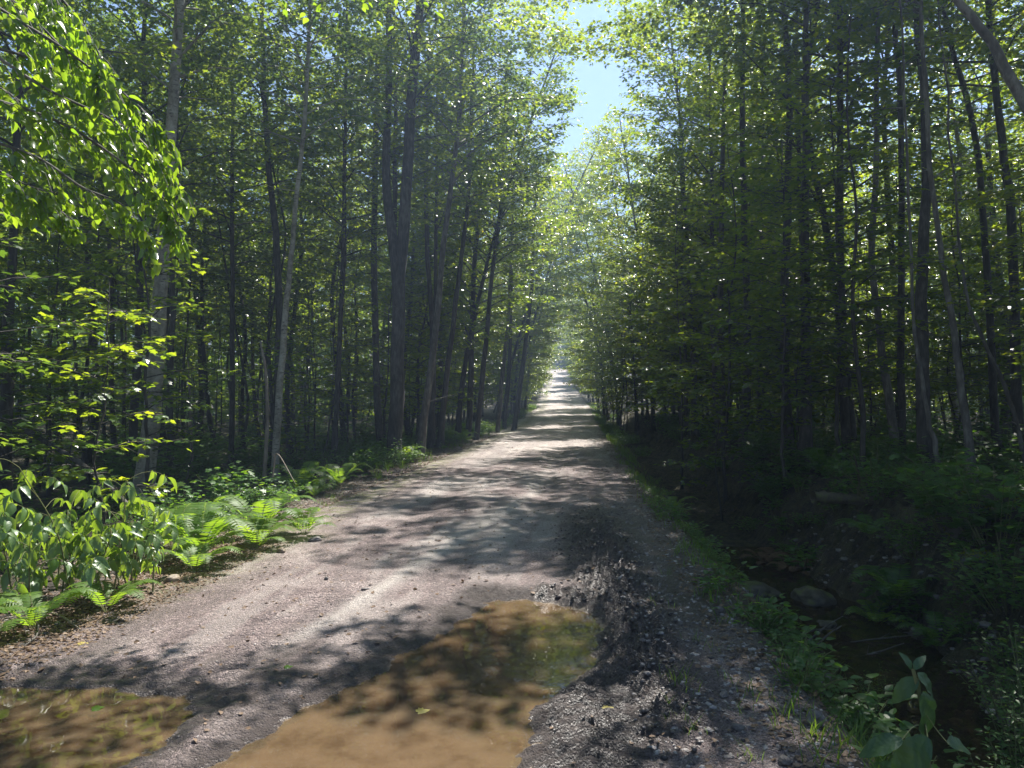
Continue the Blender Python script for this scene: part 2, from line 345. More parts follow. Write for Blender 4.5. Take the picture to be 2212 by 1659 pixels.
def ground_mat():
    m, t = mat("forest_track_soil"); L = t.links.new
    at1 = N(t, "ShaderNodeAttribute", attribute_name="zone_a"); s1 = N(t, "ShaderNodeSeparateColor"); L(at1.outputs['Color'], s1.inputs[0])
    at2 = N(t, "ShaderNodeAttribute", attribute_name="zone_b"); s2 = N(t, "ShaderNodeSeparateColor"); L(at2.outputs['Color'], s2.inputs[0])
    road, mud, dry = s1.outputs; bedz, green, litter = s2.outputs
    tc = N(t, "ShaderNodeTexCoord"); P = tc.outputs['Object']
    def nz(sc_, det=5., rough=.6):
        n = N(t, "ShaderNodeTexNoise", i_Scale=sc_, i_Detail=det, i_Roughness=rough); L(P, n.inputs[0]); return n.outputs[0]
    def vor(sc_):
        v = N(t, "ShaderNodeTexVoronoi", i_Scale=sc_); L(P, v.inputs[0]); return v
    def mixc(f, a, b, bt='MIX'):
        x = N(t, "ShaderNodeMixRGB", blend_type=bt)
        for k, v in ((0, f), (1, a), (2, b)):
            if isinstance(v, (tuple, float)): x.inputs[k].default_value = v if not isinstance(v, tuple) else (*v, 1)
            else: L(v, x.inputs[k])
        return x.outputs[0]
    def ma(op, a, b=None, c=None):
        x = N(t, "ShaderNodeMath", operation=op)
        for k, v in enumerate((a, b, c)):
            if v is None: continue
            if isinstance(v, float): x.inputs[k].default_value = v
            else: L(v, x.inputs[k])
        return x.outputs[0]
    v1 = vor(85.); v2 = vor(210.)
    peb = N(t, "ShaderNodeSeparateColor"); L(v1.outputs['Color'], peb.inputs[0])
    peb2 = N(t, "ShaderNodeSeparateColor"); L(v2.outputs['Color'], peb2.inputs[0])
    # packed gravelly soil, mauve brown where damp, pale where dry
    r_soil = ramp(t, [(.3, (.13, .095, .094)), (.5, (.235, .184, .178)), (.7, (.37, .31, .295))]); L(nz(1.7, 7., .65), r_soil.inputs[0])
    sp = ramp(t, [(0, (.42, .40, .40)), (.5, (.9, .88, .88)), (.85, (1.25, 1.22, 1.2)), (1, (1.9, 1.9, 1.85))]); L(peb.outputs[0], sp.inputs[0])
    sp2 = ramp(t, [(0, (.6, .58, .58)), (1, (1.35, 1.35, 1.35))]); L(peb2.outputs[1], sp2.inputs[0])
    soil = mixc(1.0, mixc(1.0, r_soil.outputs[0], sp.outputs[0], 'MULTIPLY'), sp2.outputs[0], 'MULTIPLY')
    pale = mixc(1.0, (.50, .455, .42), sp2.outputs[0], 'MULTIPLY')
    soil = mixc(dry, soil, pale)
    r_mud = ramp(t, [(.3, (.036, .028, .026)), (.6, (.085, .068, .063)), (.75, (.15, .125, .115))]); L(nz(11., 6., .7), r_mud.inputs[0])
    soil = mixc(mud, soil, r_mud.outputs[0])
    soil = mixc(bedz, soil, mixc(nz(5.), (.14, .10, .058), (.21, .153, .09)))
    # forest floor
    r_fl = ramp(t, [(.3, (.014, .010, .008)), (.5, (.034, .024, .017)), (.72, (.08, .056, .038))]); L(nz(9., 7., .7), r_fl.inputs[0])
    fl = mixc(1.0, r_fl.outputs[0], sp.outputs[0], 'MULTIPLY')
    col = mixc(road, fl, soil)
    gm = ramp(t, [(.42, (0, 0, 0)), (.6, (1, 1, 1))]); L(nz(4.5, 6., .7), gm.inputs[0])
    col = mixc(ma('MULTIPLY', green, gm.outputs[0]), col, mixc(1.0, (.13, .14, .035), sp2.outputs[0], 'MULTIPLY'))
    pr = N(t, "ShaderNodeBsdfPrincipled"); L(col, pr.inputs['Base Color'])
    rg = ma('MULTIPLY_ADD', mud, -.42, .80); rg = ma('MULTIPLY_ADD', nz(14., 4., .6), .2, rg); rg = ma('SUBTRACT', rg, .12); L(rg, pr.inputs['Roughness'])
    # relief
    h1 = ma('MULTIPLY', v1.outputs['Distance'], -.010); h2 = ma('MULTIPLY_ADD', nz(30., 6., .7), .03, h1); h3 = ma('MULTIPLY_ADD', nz(120., 3., .6), .006, h2)
    bs = ma('SUBTRACT', 1.0, bedz)
    bp = N(t, "ShaderNodeBump", i_Distance=1.4); L(ma('MULTIPLY', bs, 1.0), bp.inputs['Strength']); L(h3, bp.inputs['Height']); L(bp.outputs[0], pr.inputs['Normal'])
    o = N(t, "ShaderNodeOutputMaterial"); L(pr.outputs[0], o.inputs[0]); return m
M['ground'] = ground_mat()
def water_mat(name, body, clear, rip=.06):
    m, t = mat(name); L = t.links.new
    tc = N(t, "ShaderNodeTexCoord"); nz = N(t, "ShaderNodeTexNoise", i_Scale=3.5, i_Detail=2.0); L(tc.outputs['Object'], nz.inputs[0])
    n2 = N(t, "ShaderNodeTexNoise", i_Scale=4.5, i_Detail=9.0, i_Roughness=.68); L(tc.outputs['Object'], n2.inputs[0])
    bp = N(t, "ShaderNodeBump", i_Strength=rip, i_Distance=.05); L(nz.outputs[0], bp.inputs['Height'])
    r = ramp(t, [(.36, tuple(c * .6 for c in body)), (.5, body), (.68, tuple(c * 1.2 for c in body))]); L(n2.outputs[0], r.inputs[0])
    df = N(t, "ShaderNodeBsdfDiffuse"); L(r.outputs[0], df.inputs[0])
    tp = N(t, "ShaderNodeBsdfTransparent", i_0=(.85, .65, .4, 1))
    gl = N(t, "ShaderNodeBsdfGlossy", i_Roughness=.015); L(bp.outputs[0], gl.inputs['Normal'])
    fr = N(t, "ShaderNodeFresnel", i_IOR=1.33); L(bp.outputs[0], fr.inputs['Normal'])
    m1 = N(t, "ShaderNodeMixShader", i_0=clear); L(df.outputs[0], m1.inputs[1]); L(tp.outputs[0], m1.inputs[2])
    m2 = N(t, "ShaderNodeMixShader"); L(fr.outputs[0], m2.inputs[0]); L(m1.outputs[0], m2.inputs[1]); L(gl.outputs[0], m2.inputs[2])
    o = N(t, "ShaderNodeOutputMaterial"); L(m2.outputs[0], o.inputs[0]); return m
M['puddle'] = water_mat("muddy_water", (.135, .098, .060), .40)
M['stream'] = water_mat("stream_water", (.045, .035, .022), .5)

# ------------------------------------------------------------------ ground sheet
def make_ground():
    ys = [-60, -45, -30, -20, -14, -10, -7, -5, -3.5, -2.5, -1.6, -.9, -.3, .2, .6, .9, 1.2]
    y = 1.45
    while y < 4.4: ys.append(y); y += 0.0135
    while y < 420: ys.append(y); y += y * 0.0056
    ys = np.array(ys)
    us = [0.0]; step = .019
    u = -4.3; A = []
    while u < 6.9: A.append(u); u += .02
    B = []; s = .02; u = 6.9
    while u < 190: B.append(u); s *= 1.075; u += s
    Cc = []; s = .02; u = -4.3
    while u > -190: s *= 1.075; u -= s; Cc.append(u)
    us = np.array(Cc[::-1] + A + B)
    Y, U = np.meshgrid(ys, us, indexing='ij'); X = U + xc(Y)
    x = X.ravel(); yv = Y.ravel(); z = height(x, yv)
    g = Geo(); nr, nc = Y.shape
    i = np.arange(nr - 1)[:, None] * nc; j = np.arange(nc - 1)[None]
    F = np.stack([i + j, i + j + 1, i + nc + j + 1, i + nc + j], -1).reshape(-1, 4)
    g.add(np.stack([x, yv, z], -1), F)
    me = g.mesh("ground")
    u, p, mud, rut, tr = zones(x, yv)
    e = 0.28 * fbm(x * .9, yv * .9, 4, .6)
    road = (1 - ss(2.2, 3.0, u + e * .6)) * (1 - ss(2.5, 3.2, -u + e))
    m2 = np.clip(mud * 1.1 + 0.95 * np.exp(-(np.clip(p, 0, 9) / (.30 + .2 * fbm(x * 1.7, yv * 1.7, 3))) ** 2) * (p < 3) + .75 * tr, 0, 1)
    m2 = np.clip(m2 + ss(1.2, 1.9, u + e) * (1 - ss(9, 16, yv)) * .65 * ss(4.2, 6.0, yv), 0, 1)
    m2 = np.clip(m2 + .55 * ss(-.1, .5, fbm(x * 1.1 + 9, yv * .9, 3)) * (yv < 9) * ss(1.2, .1, np.abs(p)), 0, 1)
    dry = np.clip(rut * .8 + ss(6.5, 9, yv) * (1 - ss(16, 30, yv)) * .55 * ss(-.3, .4, fbm(x * .8 + 4, yv * .25, 3)) * (1 - ss(.9, 1.6, np.abs(u + .2))) + .5 * ss(16, 30, yv), 0, 1) * (1 - m2)
    stk = fbm(u * 2.3, yv * .3, 4, .6)
    dry = np.clip(dry + .32 * ss(.0, .6, stk) * (1 - m2), 0, 1); m2 = np.clip(m2 + .22 * ss(.05, .6, -stk) * (yv < 26) + .25 * np.exp(-((np.abs(u) - 1.0) / .22) ** 2) * ss(9, 14, yv), 0, 1)
    bed = (1 - ss(-.075, -.015, p))
    green = np.exp(-((u + 2.1 + .3 * e) / .33) ** 2) * ss(5.5, 7, yv) * 1.0 + ss(2.4, 3., np.abs(u)) * .35
    for nm, arr in (("zone_a", (road, m2, dry)), ("zone_b", (bed, green, road * 0))):
        a = me.color_attributes.new(nm, 'FLOAT_COLOR', 'POINT')
        c = np.ones((len(x), 4), np.float32)
        for k in range(3): c[:, k] = arr[k]
        a.data.foreach_set("color", c.ravel())
    return tag(ob("ground", me, M['ground']), kind='structure', label='gravelly forest track, ditch and leaf covered forest floor')
make_ground()
def sheet(name, poly, z, m, label):
    g = Geo(); P = np.array([(a, b, z) for a, b in poly])
    if np.sum(P[:, 0] * np.roll(P[:, 1], -1) - P[:, 1] * np.roll(P[:, 0], -1)) < 0: P = P[::-1]
    g.add(P, np.arange(len(P))[None])
    return tag(ob(name, g.mesh(name, False), m), kind='structure', label=label)
def grow(poly, d):
    P = np.array(poly); c = P.mean(0); return c + (P - c) * (1 + d)
sheet("puddle_water", grow(PUD1, .18), WATER_Z, M['puddle'], 'muddy ochre puddle in the middle of the track')
sheet("puddle_water", grow(PUD2, .09), WATER_Z - .002, M['puddle'], 'muddy brown puddle at the left edge of the track')
st = []
ysx = np.linspace(2.5, 13.0, 30)
st = [(float(xc(y)) + 2.9, y) for y in ysx] + [(float(xc(y)) + 5.1, y) for y in ysx[::-1]]
sheet("stream_water", st, -.885, M['stream'], 'dark shallow water standing in the roadside ditch')

# ------------------------------------------------------------------ trees
def rot2(v, a):
    c, s = math.cos(a), math.sin(a); return np.array([v[0] * c - v[1] * s, v[0] * s + v[1] * c, v[2]])
def spray(gt, gl, L0, L1, lift, r, rad, tpl, size, dens=1.0, twl=.5, flat=.30, sag=.12, twigs=True, t0=.2):
    """one limb with flat leafy side twigs"""
    L0 = np.asarray(L0, float); L1 = np.asarray(L1, float); ln = np.linalg.norm(L1 - L0)
    mid = (L0 + L1) / 2 + np.array([0, 0, lift * ln]) + r.normal(0, .04 * ln, 3)
    P = curve([L0, mid, L1], max(5, int(ln * 3)))
    tube(gt, P, np.linspace(rad, max(.004, rad * .2), len(P)), 5, False)
    nt_ = max(4, int(ln / .17)); D = norm(L1 - L0)
    k = np.arange(nt_); t = np.minimum(t0 + (1 - t0) * (k + r.random(nt_) * .6) / nt_, .999)
    B = P[np.minimum((t * (len(P) - 1) + .5).astype(int), len(P) - 1)]
    side = np.where(k % 2, 1, -1); ang = side * r.uniform(.6, 1.15, nt_) * np.where(t > .95, .2, 1)
    c, s = np.cos(ang), np.sin(ang)
    DD = norm(np.stack([D[0] * c - D[1] * s, D[0] * s + D[1] * c, D[2] * .3 + r.normal(0, .13, nt_)], -1))
    TL = twl * (1.15 - .6 * t) * r.uniform(.6, 1.3, nt_) * min(1.6, .5 + ln / 2.5)
    if twigs:
        for i in range(nt_):
            tube(gt, [B[i], B[i] + DD[i] * TL[i] * .55 + (0, 0, .02), B[i] + DD[i] * TL[i] - (0, 0, sag * TL[i])], [.006, .004, .002], 3, False)
    per = np.maximum(3, (TL / .042 * dens)).astype(int); idx = np.repeat(np.arange(nt_), per); n = len(idx)
    s = r.random(n) ** .8
    d = DD[idx]; q = B[idx] + d * (TL[idx] * s)[:, None]; q[:, 2] -= sag * TL[idx] * s ** 2
    sd = r.choice([-1, 1], n) * r.uniform(.3, 1.3, n); c_, s_ = np.cos(sd), np.sin(sd)
    dd = np.stack([d[:, 0] * c_ - d[:, 1] * s_, d[:, 0] * s_ + d[:, 1] * c_, d[:, 2] + r.normal(-.25, .25, n)], -1)
    off = r.random(n) ** 1.3 * .30 * TL[idx] + .03        # length of the side shoot and leaf stalk
    q = q + norm(dd) * off[:, None] + r.normal(0, .02, (n, 3))
    leaves(gl, q, dd, np.stack([r.normal(0, flat, n), r.normal(0, flat, n), np.ones(n)], -1), size * r.uniform(.65, 1.25, n), tpl)
def build_tree(seed, path, r0, crown0, n_limb, limb_len, tpl=MAPLE, size=.10, dens=1.0, dead=4, lift=.10, rise=.45, top_r=.25, forks=(), twl=.62, taper_pow=.8, flat=.5, sides=9, low=None):
    """path: trunk centre line in tree space, first point at the base; returns trunk and crown meshes"""
    r = np.random.default_rng(seed); gt = Geo(); gl = Geo(); gf = Geo()
    path = np.asarray(path, float); P = curve(path, 22)
    P[1:-1] += r.normal(0, .012, (20, 3)) * (1, 1, 0)
    H = P[-1][2]
    t = np.linspace(0, 1, 22); rad = r0 * (1 - (1 - top_r) * t ** taper_pow)
    rad[-1] = r0 * top_r * .5
    rad[0] *= 1.45; rad[1] *= 1.1
    P0 = P.copy(); P0[0][2] -= .15
    tube(gt, P0, rad, sides)
    def on(tz):
        z = tz * H; i = int(np.searchsorted(P[:, 2], z)); i = min(max(i, 1), 21)
        f = (z - P[i - 1][2]) / max(1e-6, P[i][2] - P[i - 1][2]); return P[i - 1] + (P[i] - P[i - 1]) * min(max(f, 0), 1), rad[i]
    az = r.uniform(0, 6.28)
    for k in range(n_limb):
        f = (k + r.random() * .5) / n_limb; tz = crown0 + (1 - crown0) * .97 * f
        b, rr = on(tz); az += 2.4 + r.normal(0, .4)
        prof = (1 - .62 * f ** 1.6) * min(1, .65 + f * 1.6)
        ln = limb_len * prof * r.uniform(.65, 1.15)
        e = np.array([math.cos(az), math.sin(az), rise * (.35 + 1.4 * f) * r.uniform(.5, 1.3)])
        e = e / math.hypot(e[0], e[1]) if f < .85 else norm(e)
        spray(gt, gl, b, b + e * ln, lift, r, max(.008, min(rr * .45, .010 * ln + .006)), tpl, size, dens, twl, flat)
    for k in range(dead):
        b, rr = on(r.uniform(.06, crown0 * 1.05)); a = r.uniform(0, 6.28); ln = r.uniform(.4, 1.3)
        tip = b + np.array([math.cos(a) * ln, math.sin(a) * ln, r.uniform(-.15, .35) * ln])
        tube(gt, curve([b, (b + tip) / 2 + r.normal(0, .05, 3), tip], 5), np.linspace(.012, .003, 5), 4, False)
    for fk in forks:                                    # side stems: lists of points in tree space
        Q = curve(fk, 12); tube(gf, Q, np.linspace(r0 * .62, r0 * .3, 12), 8)
        for k in range(6):
            b = Q[5 + k]; a = r.uniform(0, 6.28); e = np.array([math.cos(a), math.sin(a), .5])
            spray(gf, gl, b, b + e * limb_len * .7, lift, r, .02, tpl, size, dens, twl, flat)
    if low:                                             # extra low leafy limbs: (height, azimuth deg, length, rise)
        for hgt, a, ln, rs in low:
            b, rr = on(hgt / H); a = R(a)
            spray(gt, gl, b, b + np.array([math.sin(a), math.cos(a), rs]) * ln, .08, r, .014, tpl, size, 1.1, twl, flat, t0=.42)
    return (gt.mesh("trunk"), gl.mesh("crown", False)) + ((gf.mesh("forked_stem"),) if gf.v else ())
def put_tree(name, loc, meshes, bark, leaf, label, cat, group=None, rz=0., s=1.):
    e = thing(name, loc, label, cat, group, rz, s)
    ob("trunk", meshes[0], bark, e); ob("crown", meshes[1], leaf, e)
    if len(meshes) > 2: ob("forked_stem", meshes[2], bark, e)
    return e
def copy_tree(src, loc, rz, s, label, group=None):
    c = src.copy(); COL.objects.link(c); c.location = loc; c.rotation_euler = (0, 0, rz); c.scale = s
    c['label'] = label
    if group: c['group'] = group
    elif 'group' in c: del c['group']
    for ch in src.children:
        d = ch.copy(); COL.objects.link(d); d.parent = c
    return c
occupied = []
GAP = [(5.05 + .295 * h, 8.55 + .578 * h) for h in range(3, 15)] + [(2.9 + .295 * h, 4.6 + .578 * h) for h in range(6, 14)]   # an opening that lets sun onto the bank
def free(x, y, d):
    if any((x - a) ** 2 + (y - b) ** 2 < 2.4 for a, b in GAP): return False
    return all((x - a) ** 2 + (y - b) ** 2 > d * d for a, b in occupied)

# -- trees one can point to, from their trunks' course in the view
def key_tree(name, pts, Y, wpx, label, cat, bark, seed, H=15., crown0=.45, n=42, L=2.8, leaf='maple', tpl=MAPLO, size=.10, lean_y=0., base_z=None, **kw):
    W = [at(px, py, Y) for px, py in pts]
    b = W[0].copy(); gz = hz(b[0], b[1])
    if b[2] > gz:                                       # carry the stem down to the soil
        d = norm(W[0] - W[1]); 
        b = W[0] + d * ((W[0][2] - gz) / max(.2, -d[2])) if d[2] < -.2 else np.array([W[0][0], W[0][1], gz])
        W = [b] + W
    base = np.array([W[0][0], W[0][1], hz(W[0][0], W[0][1])])
    W = [p - base for p in W]; W[0][2] = 0
    top = W[-1]
    if top[2] < H:
        d = norm(W[-1] - W[-2]); d = d / max(d[2], .3); d[:2] *= .35
        rem = H - top[2]
        W += [top + d * rem * .4, top + d * rem * .7 , top + d * rem]
    W = [p for i, p in enumerate(W) if i == 0 or p[2] > W[i - 1][2] + .05]
    for p in W: p[1] += lean_y * p[2]
    r0 = wpx / FPX * Y / 2
    kw['forks'] = [[q - base for q in f] for f in kw.get('forks', ())]
    ms = build_tree(seed, W, r0, crown0, n, L, tpl, size, **kw)
    e = put_tree(name, base, ms, M[bark], M[leaf], label, cat)
    occupied.append((base[0], base[1])); return e
G_L, G_R = 'road edge trees on the left', 'road edge trees on the right'
KT = [
 ("birch_tree", [(318, 1000), (330, 860), (342, 700), (348, 560), (356, 400), (378, 80)], 14., 46, 'stout pale birch with peeling bark behind the drooping shrub on the left', 'birch', dict(crown0=.5)),
 ("maple_tree", [(288, 985), (296, 800), (300, 620)], 18., 24, 'dark straight trunk just left of the stout pale birch', 'bark', dict(crown0=.4)),
 ("maple_tree", [(368, 960), (366, 800), (372, 560)], 17., 20, 'dark trunk hard against the right side of the stout pale birch', 'bark', dict(crown0=.45)),
 ("birch_tree", [(597, 990), (603, 850), (613, 700), (624, 590), (632, 480), (655, 250)], 17., 19, 'slim pale birch rising behind the sunlit ferns', 'birch', dict(crown0=.5)),
 ("maple_tree", [(14, 800), (16, 650), (24, 500)], 12., 30, 'dark trunk at the left edge of the view behind layered leaves', 'bark', dict(crown0=.4)),
 ("maple_tree", [(500, 970), (502, 700), (498, 400)], 22., 15, 'thin dark trunk standing between the two pale birches', 'bark', dict(crown0=.4)),
 ("maple_tree", [(722, 985), (735, 700), (742, 400)], 22., 15, 'thin trunk right of the slim birch in front of the deep wood', 'bark', dict(crown0=.4)),
 ("maple_tree", [(822, 965), (812, 800), (806, 500), (812, 200)], 25., 21, 'straight dark trunk just left of the thickest road edge trunk', 'bark', dict(crown0=.45)),
 ("maple_tree", [(853, 990), (857, 800), (862, 600), (876, 400), (890, 150), (905, 0)], 20., 40, 'thickest dark trunk with a fork, left of the road', 'bark', dict(crown0=.5, H=17., forks=[[at(861, 640, 20), at(848, 520, 20), at(832, 380, 20.3), at(838, 150, 20.6), at(835, -100, 21)]])),
 ("maple_tree", [(905, 985), (922, 860), (942, 700), (958, 520), (990, 260)], 22., 19, 'pale leaning trunk beside the thickest dark one', 'bark_grey', dict(crown0=.5)),
 ("maple_tree", [(928, 965), (936, 800), (940, 600)], 27., 15, 'slim trunk behind the pale leaning one', 'bark', dict(crown0=.5)),
 ("maple_tree", [(950, 965), (963, 830), (985, 650), (1010, 430)], 26., 15, 'dark slanting trunk with its foot in the roadside ferns', 'bark', dict(crown0=.5)),
 ("maple_tree", [(1011, 942), (1018, 800), (1021, 640), (1035, 430)], 32., 17, 'dark upright trunk of the close pair by the road bend', 'bark', dict(crown0=.5)),
 ("maple_tree", [(1028, 945), (1046, 780), (1060, 620), (1082, 430)], 31., 15, 'leaning trunk of the close pair by the road bend', 'bark', dict(crown0=.5)),
 ("maple_tree", [(1076, 920), (1086, 800), (1098, 690)], 38., 12, 'thin trunk in the row left of the far road', 'bark_grey', dict(crown0=.5)),
 ("maple_tree", [(1090, 915), (1100, 800), (1104, 650)], 42., 12, 'second thin trunk in the row left of the far road', 'bark', dict(crown0=.5)),
 ("maple_tree", [(1112, 915), (1130, 780), (1147, 640)], 40., 14, 'dark leaning trunk nearest the far road on its left', 'bark', dict(crown0=.55)),
 # right side
 ("maple_tree", [(1545, 830), (1542, 700), (1540, 560)], 26., 17, 'dark trunk standing back in the leaves right of the road', 'bark', dict(crown0=.35)),
 ("maple_tree", [(1482, 840), (1480, 720), (1476, 600)], 30., 11, 'thin trunk in the leaves nearest the far road on its right', 'bark', dict(crown0=.35)),
 ("maple_tree", [(1640, 860), (1644, 700), (1650, 450)], 24., 13, 'slim upright trunk in the hazy leaves mid right', 'bark', dict(crown0=.4)),
 ("maple_tree", [(1742, 900), (1738, 650), (1730, 350)], 20., 15, 'dim upright trunk left of the straight dark one on the right', 'bark', dict(crown0=.4)),
 ("maple_tree", [(1826, 960), (1821, 750), (1818, 500), (1822, 133)], 16., 24, 'straight dark trunk above the far ditch bank', 'bark', dict(crown0=.45)),
 ("maple_tree", [(1932, 1012), (1925, 900), (1906, 760), (1886, 560), (1900, 300)], 14.5, 22, 'left stem of the twin trunks on the ditch bank', 'bark_grey', dict(crown0=.72, n=22)),
 ("maple_tree", [(1948, 1005), (1946, 860), (1950, 600), (1951, 200), (1941, 0)], 14.8, 21, 'right stem of the twin trunks on the ditch bank', 'bark', dict(crown0=.72, n=22)),
 ("maple_tree", [(2043, 1085), (2022, 975), (2004, 900), (1991, 820), (1975, 650)], 11.4, 13, 'thin grey leaning stem rising beside the fallen log', 'bark_grey', dict(crown0=.72, H=9., n=9, L=1.3)),
 ("maple_tree", [(2100, 1065), (2093, 970), (2081, 870), (2066, 760), (2050, 640), (2028, 480), (2008, 233)], 11.8, 21, 'grey lichen spotted trunk on top of the ditch bank at right', 'bark_grey', dict(crown0=.78, H=13., n=16)),
 ("maple_tree", [(2208, 990), (2187, 887), (2160, 803), (2108, 700), (2085, 600)], 12.5, 12, 'thin bent stem near the right edge of the view', 'bark_grey', dict(crown0=.75, H=9., n=8, L=1.4)),
 ("maple_tree", [(2198, 1000), (2196, 800), (2190, 500), (2176, 330), (2158, 167), (2145, 0)], 15., 27, 'thick dark trunk at the right edge of the view', 'bark', dict(crown0=.5)),
 ("maple_tree", [(2150, 980), (2140, 700), (2121, 350), (2081, 150), (2055, 50)], 17., 20, 'dark trunk leaning left between the two right edge trunks', 'bark', dict(crown0=.5)),
 ("maple_tree", [(2470, 1100), (2400, 700), (2300, 380), (2212, 200), (2175, 130), (2141, 67), (2091, 0), (2060, -60)], 9.5, 34, 'pinkish brown trunk leaning in across the top right corner', 'bark_grey', dict(crown0=.62, H=12., n=18, L=1.8)),
]
for i, (nm, pts, Y, wp, lab, bk, kw) in enumerate(KT):
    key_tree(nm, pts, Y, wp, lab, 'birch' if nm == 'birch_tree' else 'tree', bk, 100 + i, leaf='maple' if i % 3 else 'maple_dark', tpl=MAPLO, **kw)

# -- kinds of woodland tree, copied through the wood
def proto_path(r, H, wander=.25, lean=0.):
    z = np.array([0, .15, .35, .55, .75, 1.]) * H
    x = np.cumsum(r.normal(0, wander, 6)); y = np.cumsum(r.normal(0, wander, 6)); x -= x[0]; y -= y[0]
    return np.stack([x + lean * z, y, z], -1)
protos = []; rp = np.random.default_rng(11)
for k in range(5):                                      # tall, bare below
    H = [15, 17, 14, 16, 18][k]
    protos.append(build_tree(200 + k, proto_path(rp, H), [.11, .14, .085, .12, .15][k], [.38, .45, .3, .4, .35][k], 44, 3.0, MAPLO, .12, dens=.85, dead=6))
edge_protos = []
for k in range(3):                                      # leafy to the ground, at the road side
    H = [13, 15.5, 11][k]
    edge_protos.append(build_tree(220 + k, proto_path(rp, H), [.09, .11, .07][k], (.10), 62, [3.1, 3.5, 2.7][k], MAPLO, .11, dens=1.0, dead=2, rise=.3))
sap_protos = []
pole_protos = []
for k in range(4):                                      # thin crowded poles, leafy only at the top
    H = [10.5, 12, 9, 13][k]
    pole_protos.append(build_tree(260 + k, proto_path(rp, H, .22), [.045, .06, .035, .05][k], [.5, .55, .45, .55][k], 20, 1.9, MAPLO, .12, dens=.8, dead=9, sides=7))
for k in range(5):                                      # young maples in flat layers
    H = [4.2, 5.5, 6.8, 3.2, 8.2][k]
    sap_protos.append(build_tree(240 + k, proto_path(rp, H, .10), [.025, .035, .04, .02, .05][k], .20, [19, 25, 31, 15, 38][k], [1.35, 1.6, 1.8, 1.1, 2.0][k], MAPLE, .10, dens=1.1, dead=1, rise=.18, lift=.08, flat=.28, twl=.5, sides=6))
def band(y):
    return 'near' if y < 14 else 'middle' if y < 30 else 'far'
first = {}
def plant_tree(kind, idx, x, y, s, rz, name, label, group, bark, leaf):
    key = (name, kind, idx, bark, leaf)
    z = hz(x, y)
    if key not in first:
        me = {'t': protos, 'e': edge_protos, 's': sap_protos, 'p': pole_protos}[kind][idx]
        me = (me[0].copy(), me[1].copy()) if any(k[1:3] == (kind, idx) for k in first) else me
        e = put_tree(name, (x, y, z), me, M[bark], M[leaf], label, 'sapling' if kind == 's' else 'birch' if name == 'birch_tree' else 'tree', group, rz, s)
        e.scale = (s, s, s); first[key] = e; return e
    return copy_tree(first[key], (x, y, z), rz, (s, s, s * rng.uniform(.92, 1.1)), label, group)
rt = np.random.default_rng(21)
cnt = 0
def scatter(n, xr, yr, dmin, kind, side):
    global cnt
    k = 0; tries = 0
    while k < n and tries < n * 40:
        tries += 1
        y = rt.uniform(*yr); u = rt.uniform(*xr); x = float(xc(y)) + u
        if not free(x, y, dmin): continue
        occupied.append((x, y)); k += 1; cnt += 1
        idx = int(rt.integers(0, {'t': 5, 'e': 3, 's': 5, 'p': 4}[kind]))
        sd = 'left' if side < 0 else 'right'
        deep = abs(u) > 12
        if kind == 'p':
            lab = f'thin dark pole tree crowded in the {band(y)} wood {sd} of the road'; grp = f'pole trees {sd} of the road'; nm = 'pole_tree'; bk = 'bark'
        elif kind == 's':
            lab = f'young maple with flat leaf layers in the {band(y)} undergrowth {sd} of the road'; grp = f'young maples {sd} of the road'
            nm = 'maple_sapling'; bk = 'bark'
        elif kind == 'e':
            lab = f'leafy roadside tree with low branches on the {band(y)} {sd} of the road'; grp = f'leafy roadside trees on the {sd}'; nm = 'maple_tree'; bk = 'bark'
        else:
            if rt.random() < .14: nm, bk = 'birch_tree', 'birch'
            else: nm, bk = 'maple_tree', 'bark'
            lab = (f'slender dark trunk {"deep in" if deep else "inside"} the {band(y)} wood {sd} of the road' if nm == 'maple_tree'
                   else f'pale birch trunk {"deep in" if deep else "inside"} the {band(y)} wood {sd} of the road')
            grp = f'woodland trees {sd} of the road'
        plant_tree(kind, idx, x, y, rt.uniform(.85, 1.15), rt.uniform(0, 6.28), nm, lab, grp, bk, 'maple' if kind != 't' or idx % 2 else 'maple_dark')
scatter(52, (-26, -5.6), (13, 50), 2.1, 't', -1)
scatter(8, (-16, -7.0), (2, 13), 2.2, 't', -1)
scatter(28, (8.2, 28), (13, 48), 2.6, 't', 1)
scatter(8, (8.5, 16), (0, 12), 2.2, 't', 1)
scatter(14, (-8., -4.2), (28, 75), 1.8, 'e', -1)
scatter(5, (7.6, 10.), (11.5, 18), 1.7, 'e', 1)
scatter(20, (5.9, 9.), (18, 60), 1.7, 'e', 1)
scatter(20, (-5.2, -3.4), (55, 190), 2.6, 'e', -1)
scatter(20, (3.4, 5.6), (55, 190), 2.6, 'e', 1)
scatter(6, (-12, -5), (62, 130), 3.0, 't', -1)
scatter(6, (5, 12), (62, 130), 3.0, 't', 1)
scatter(16, (-13, -4.9), (9, 30), 1.2, 's', -1)
scatter(14, (-26, -7), (24, 50), 1.4, 's', -1)
scatter(90, (-24, -4.6), (16, 52), 1.0, 'p', -1)
scatter(32, (6.5, 24), (14, 48), 1.1, 'p', 1)
scatter(66, (5.9, 14), (9.5, 34), 1.0, 's', 1)
scatter(28, (8, 28), (20, 48), 1.4, 's', 1)
scatter(20, (-4.4, -3.3), (40, 170), 1.4, 's', -1)
scatter(20, (3.2, 4.4), (36, 170), 1.4, 's', 1)
print("trees", cnt)

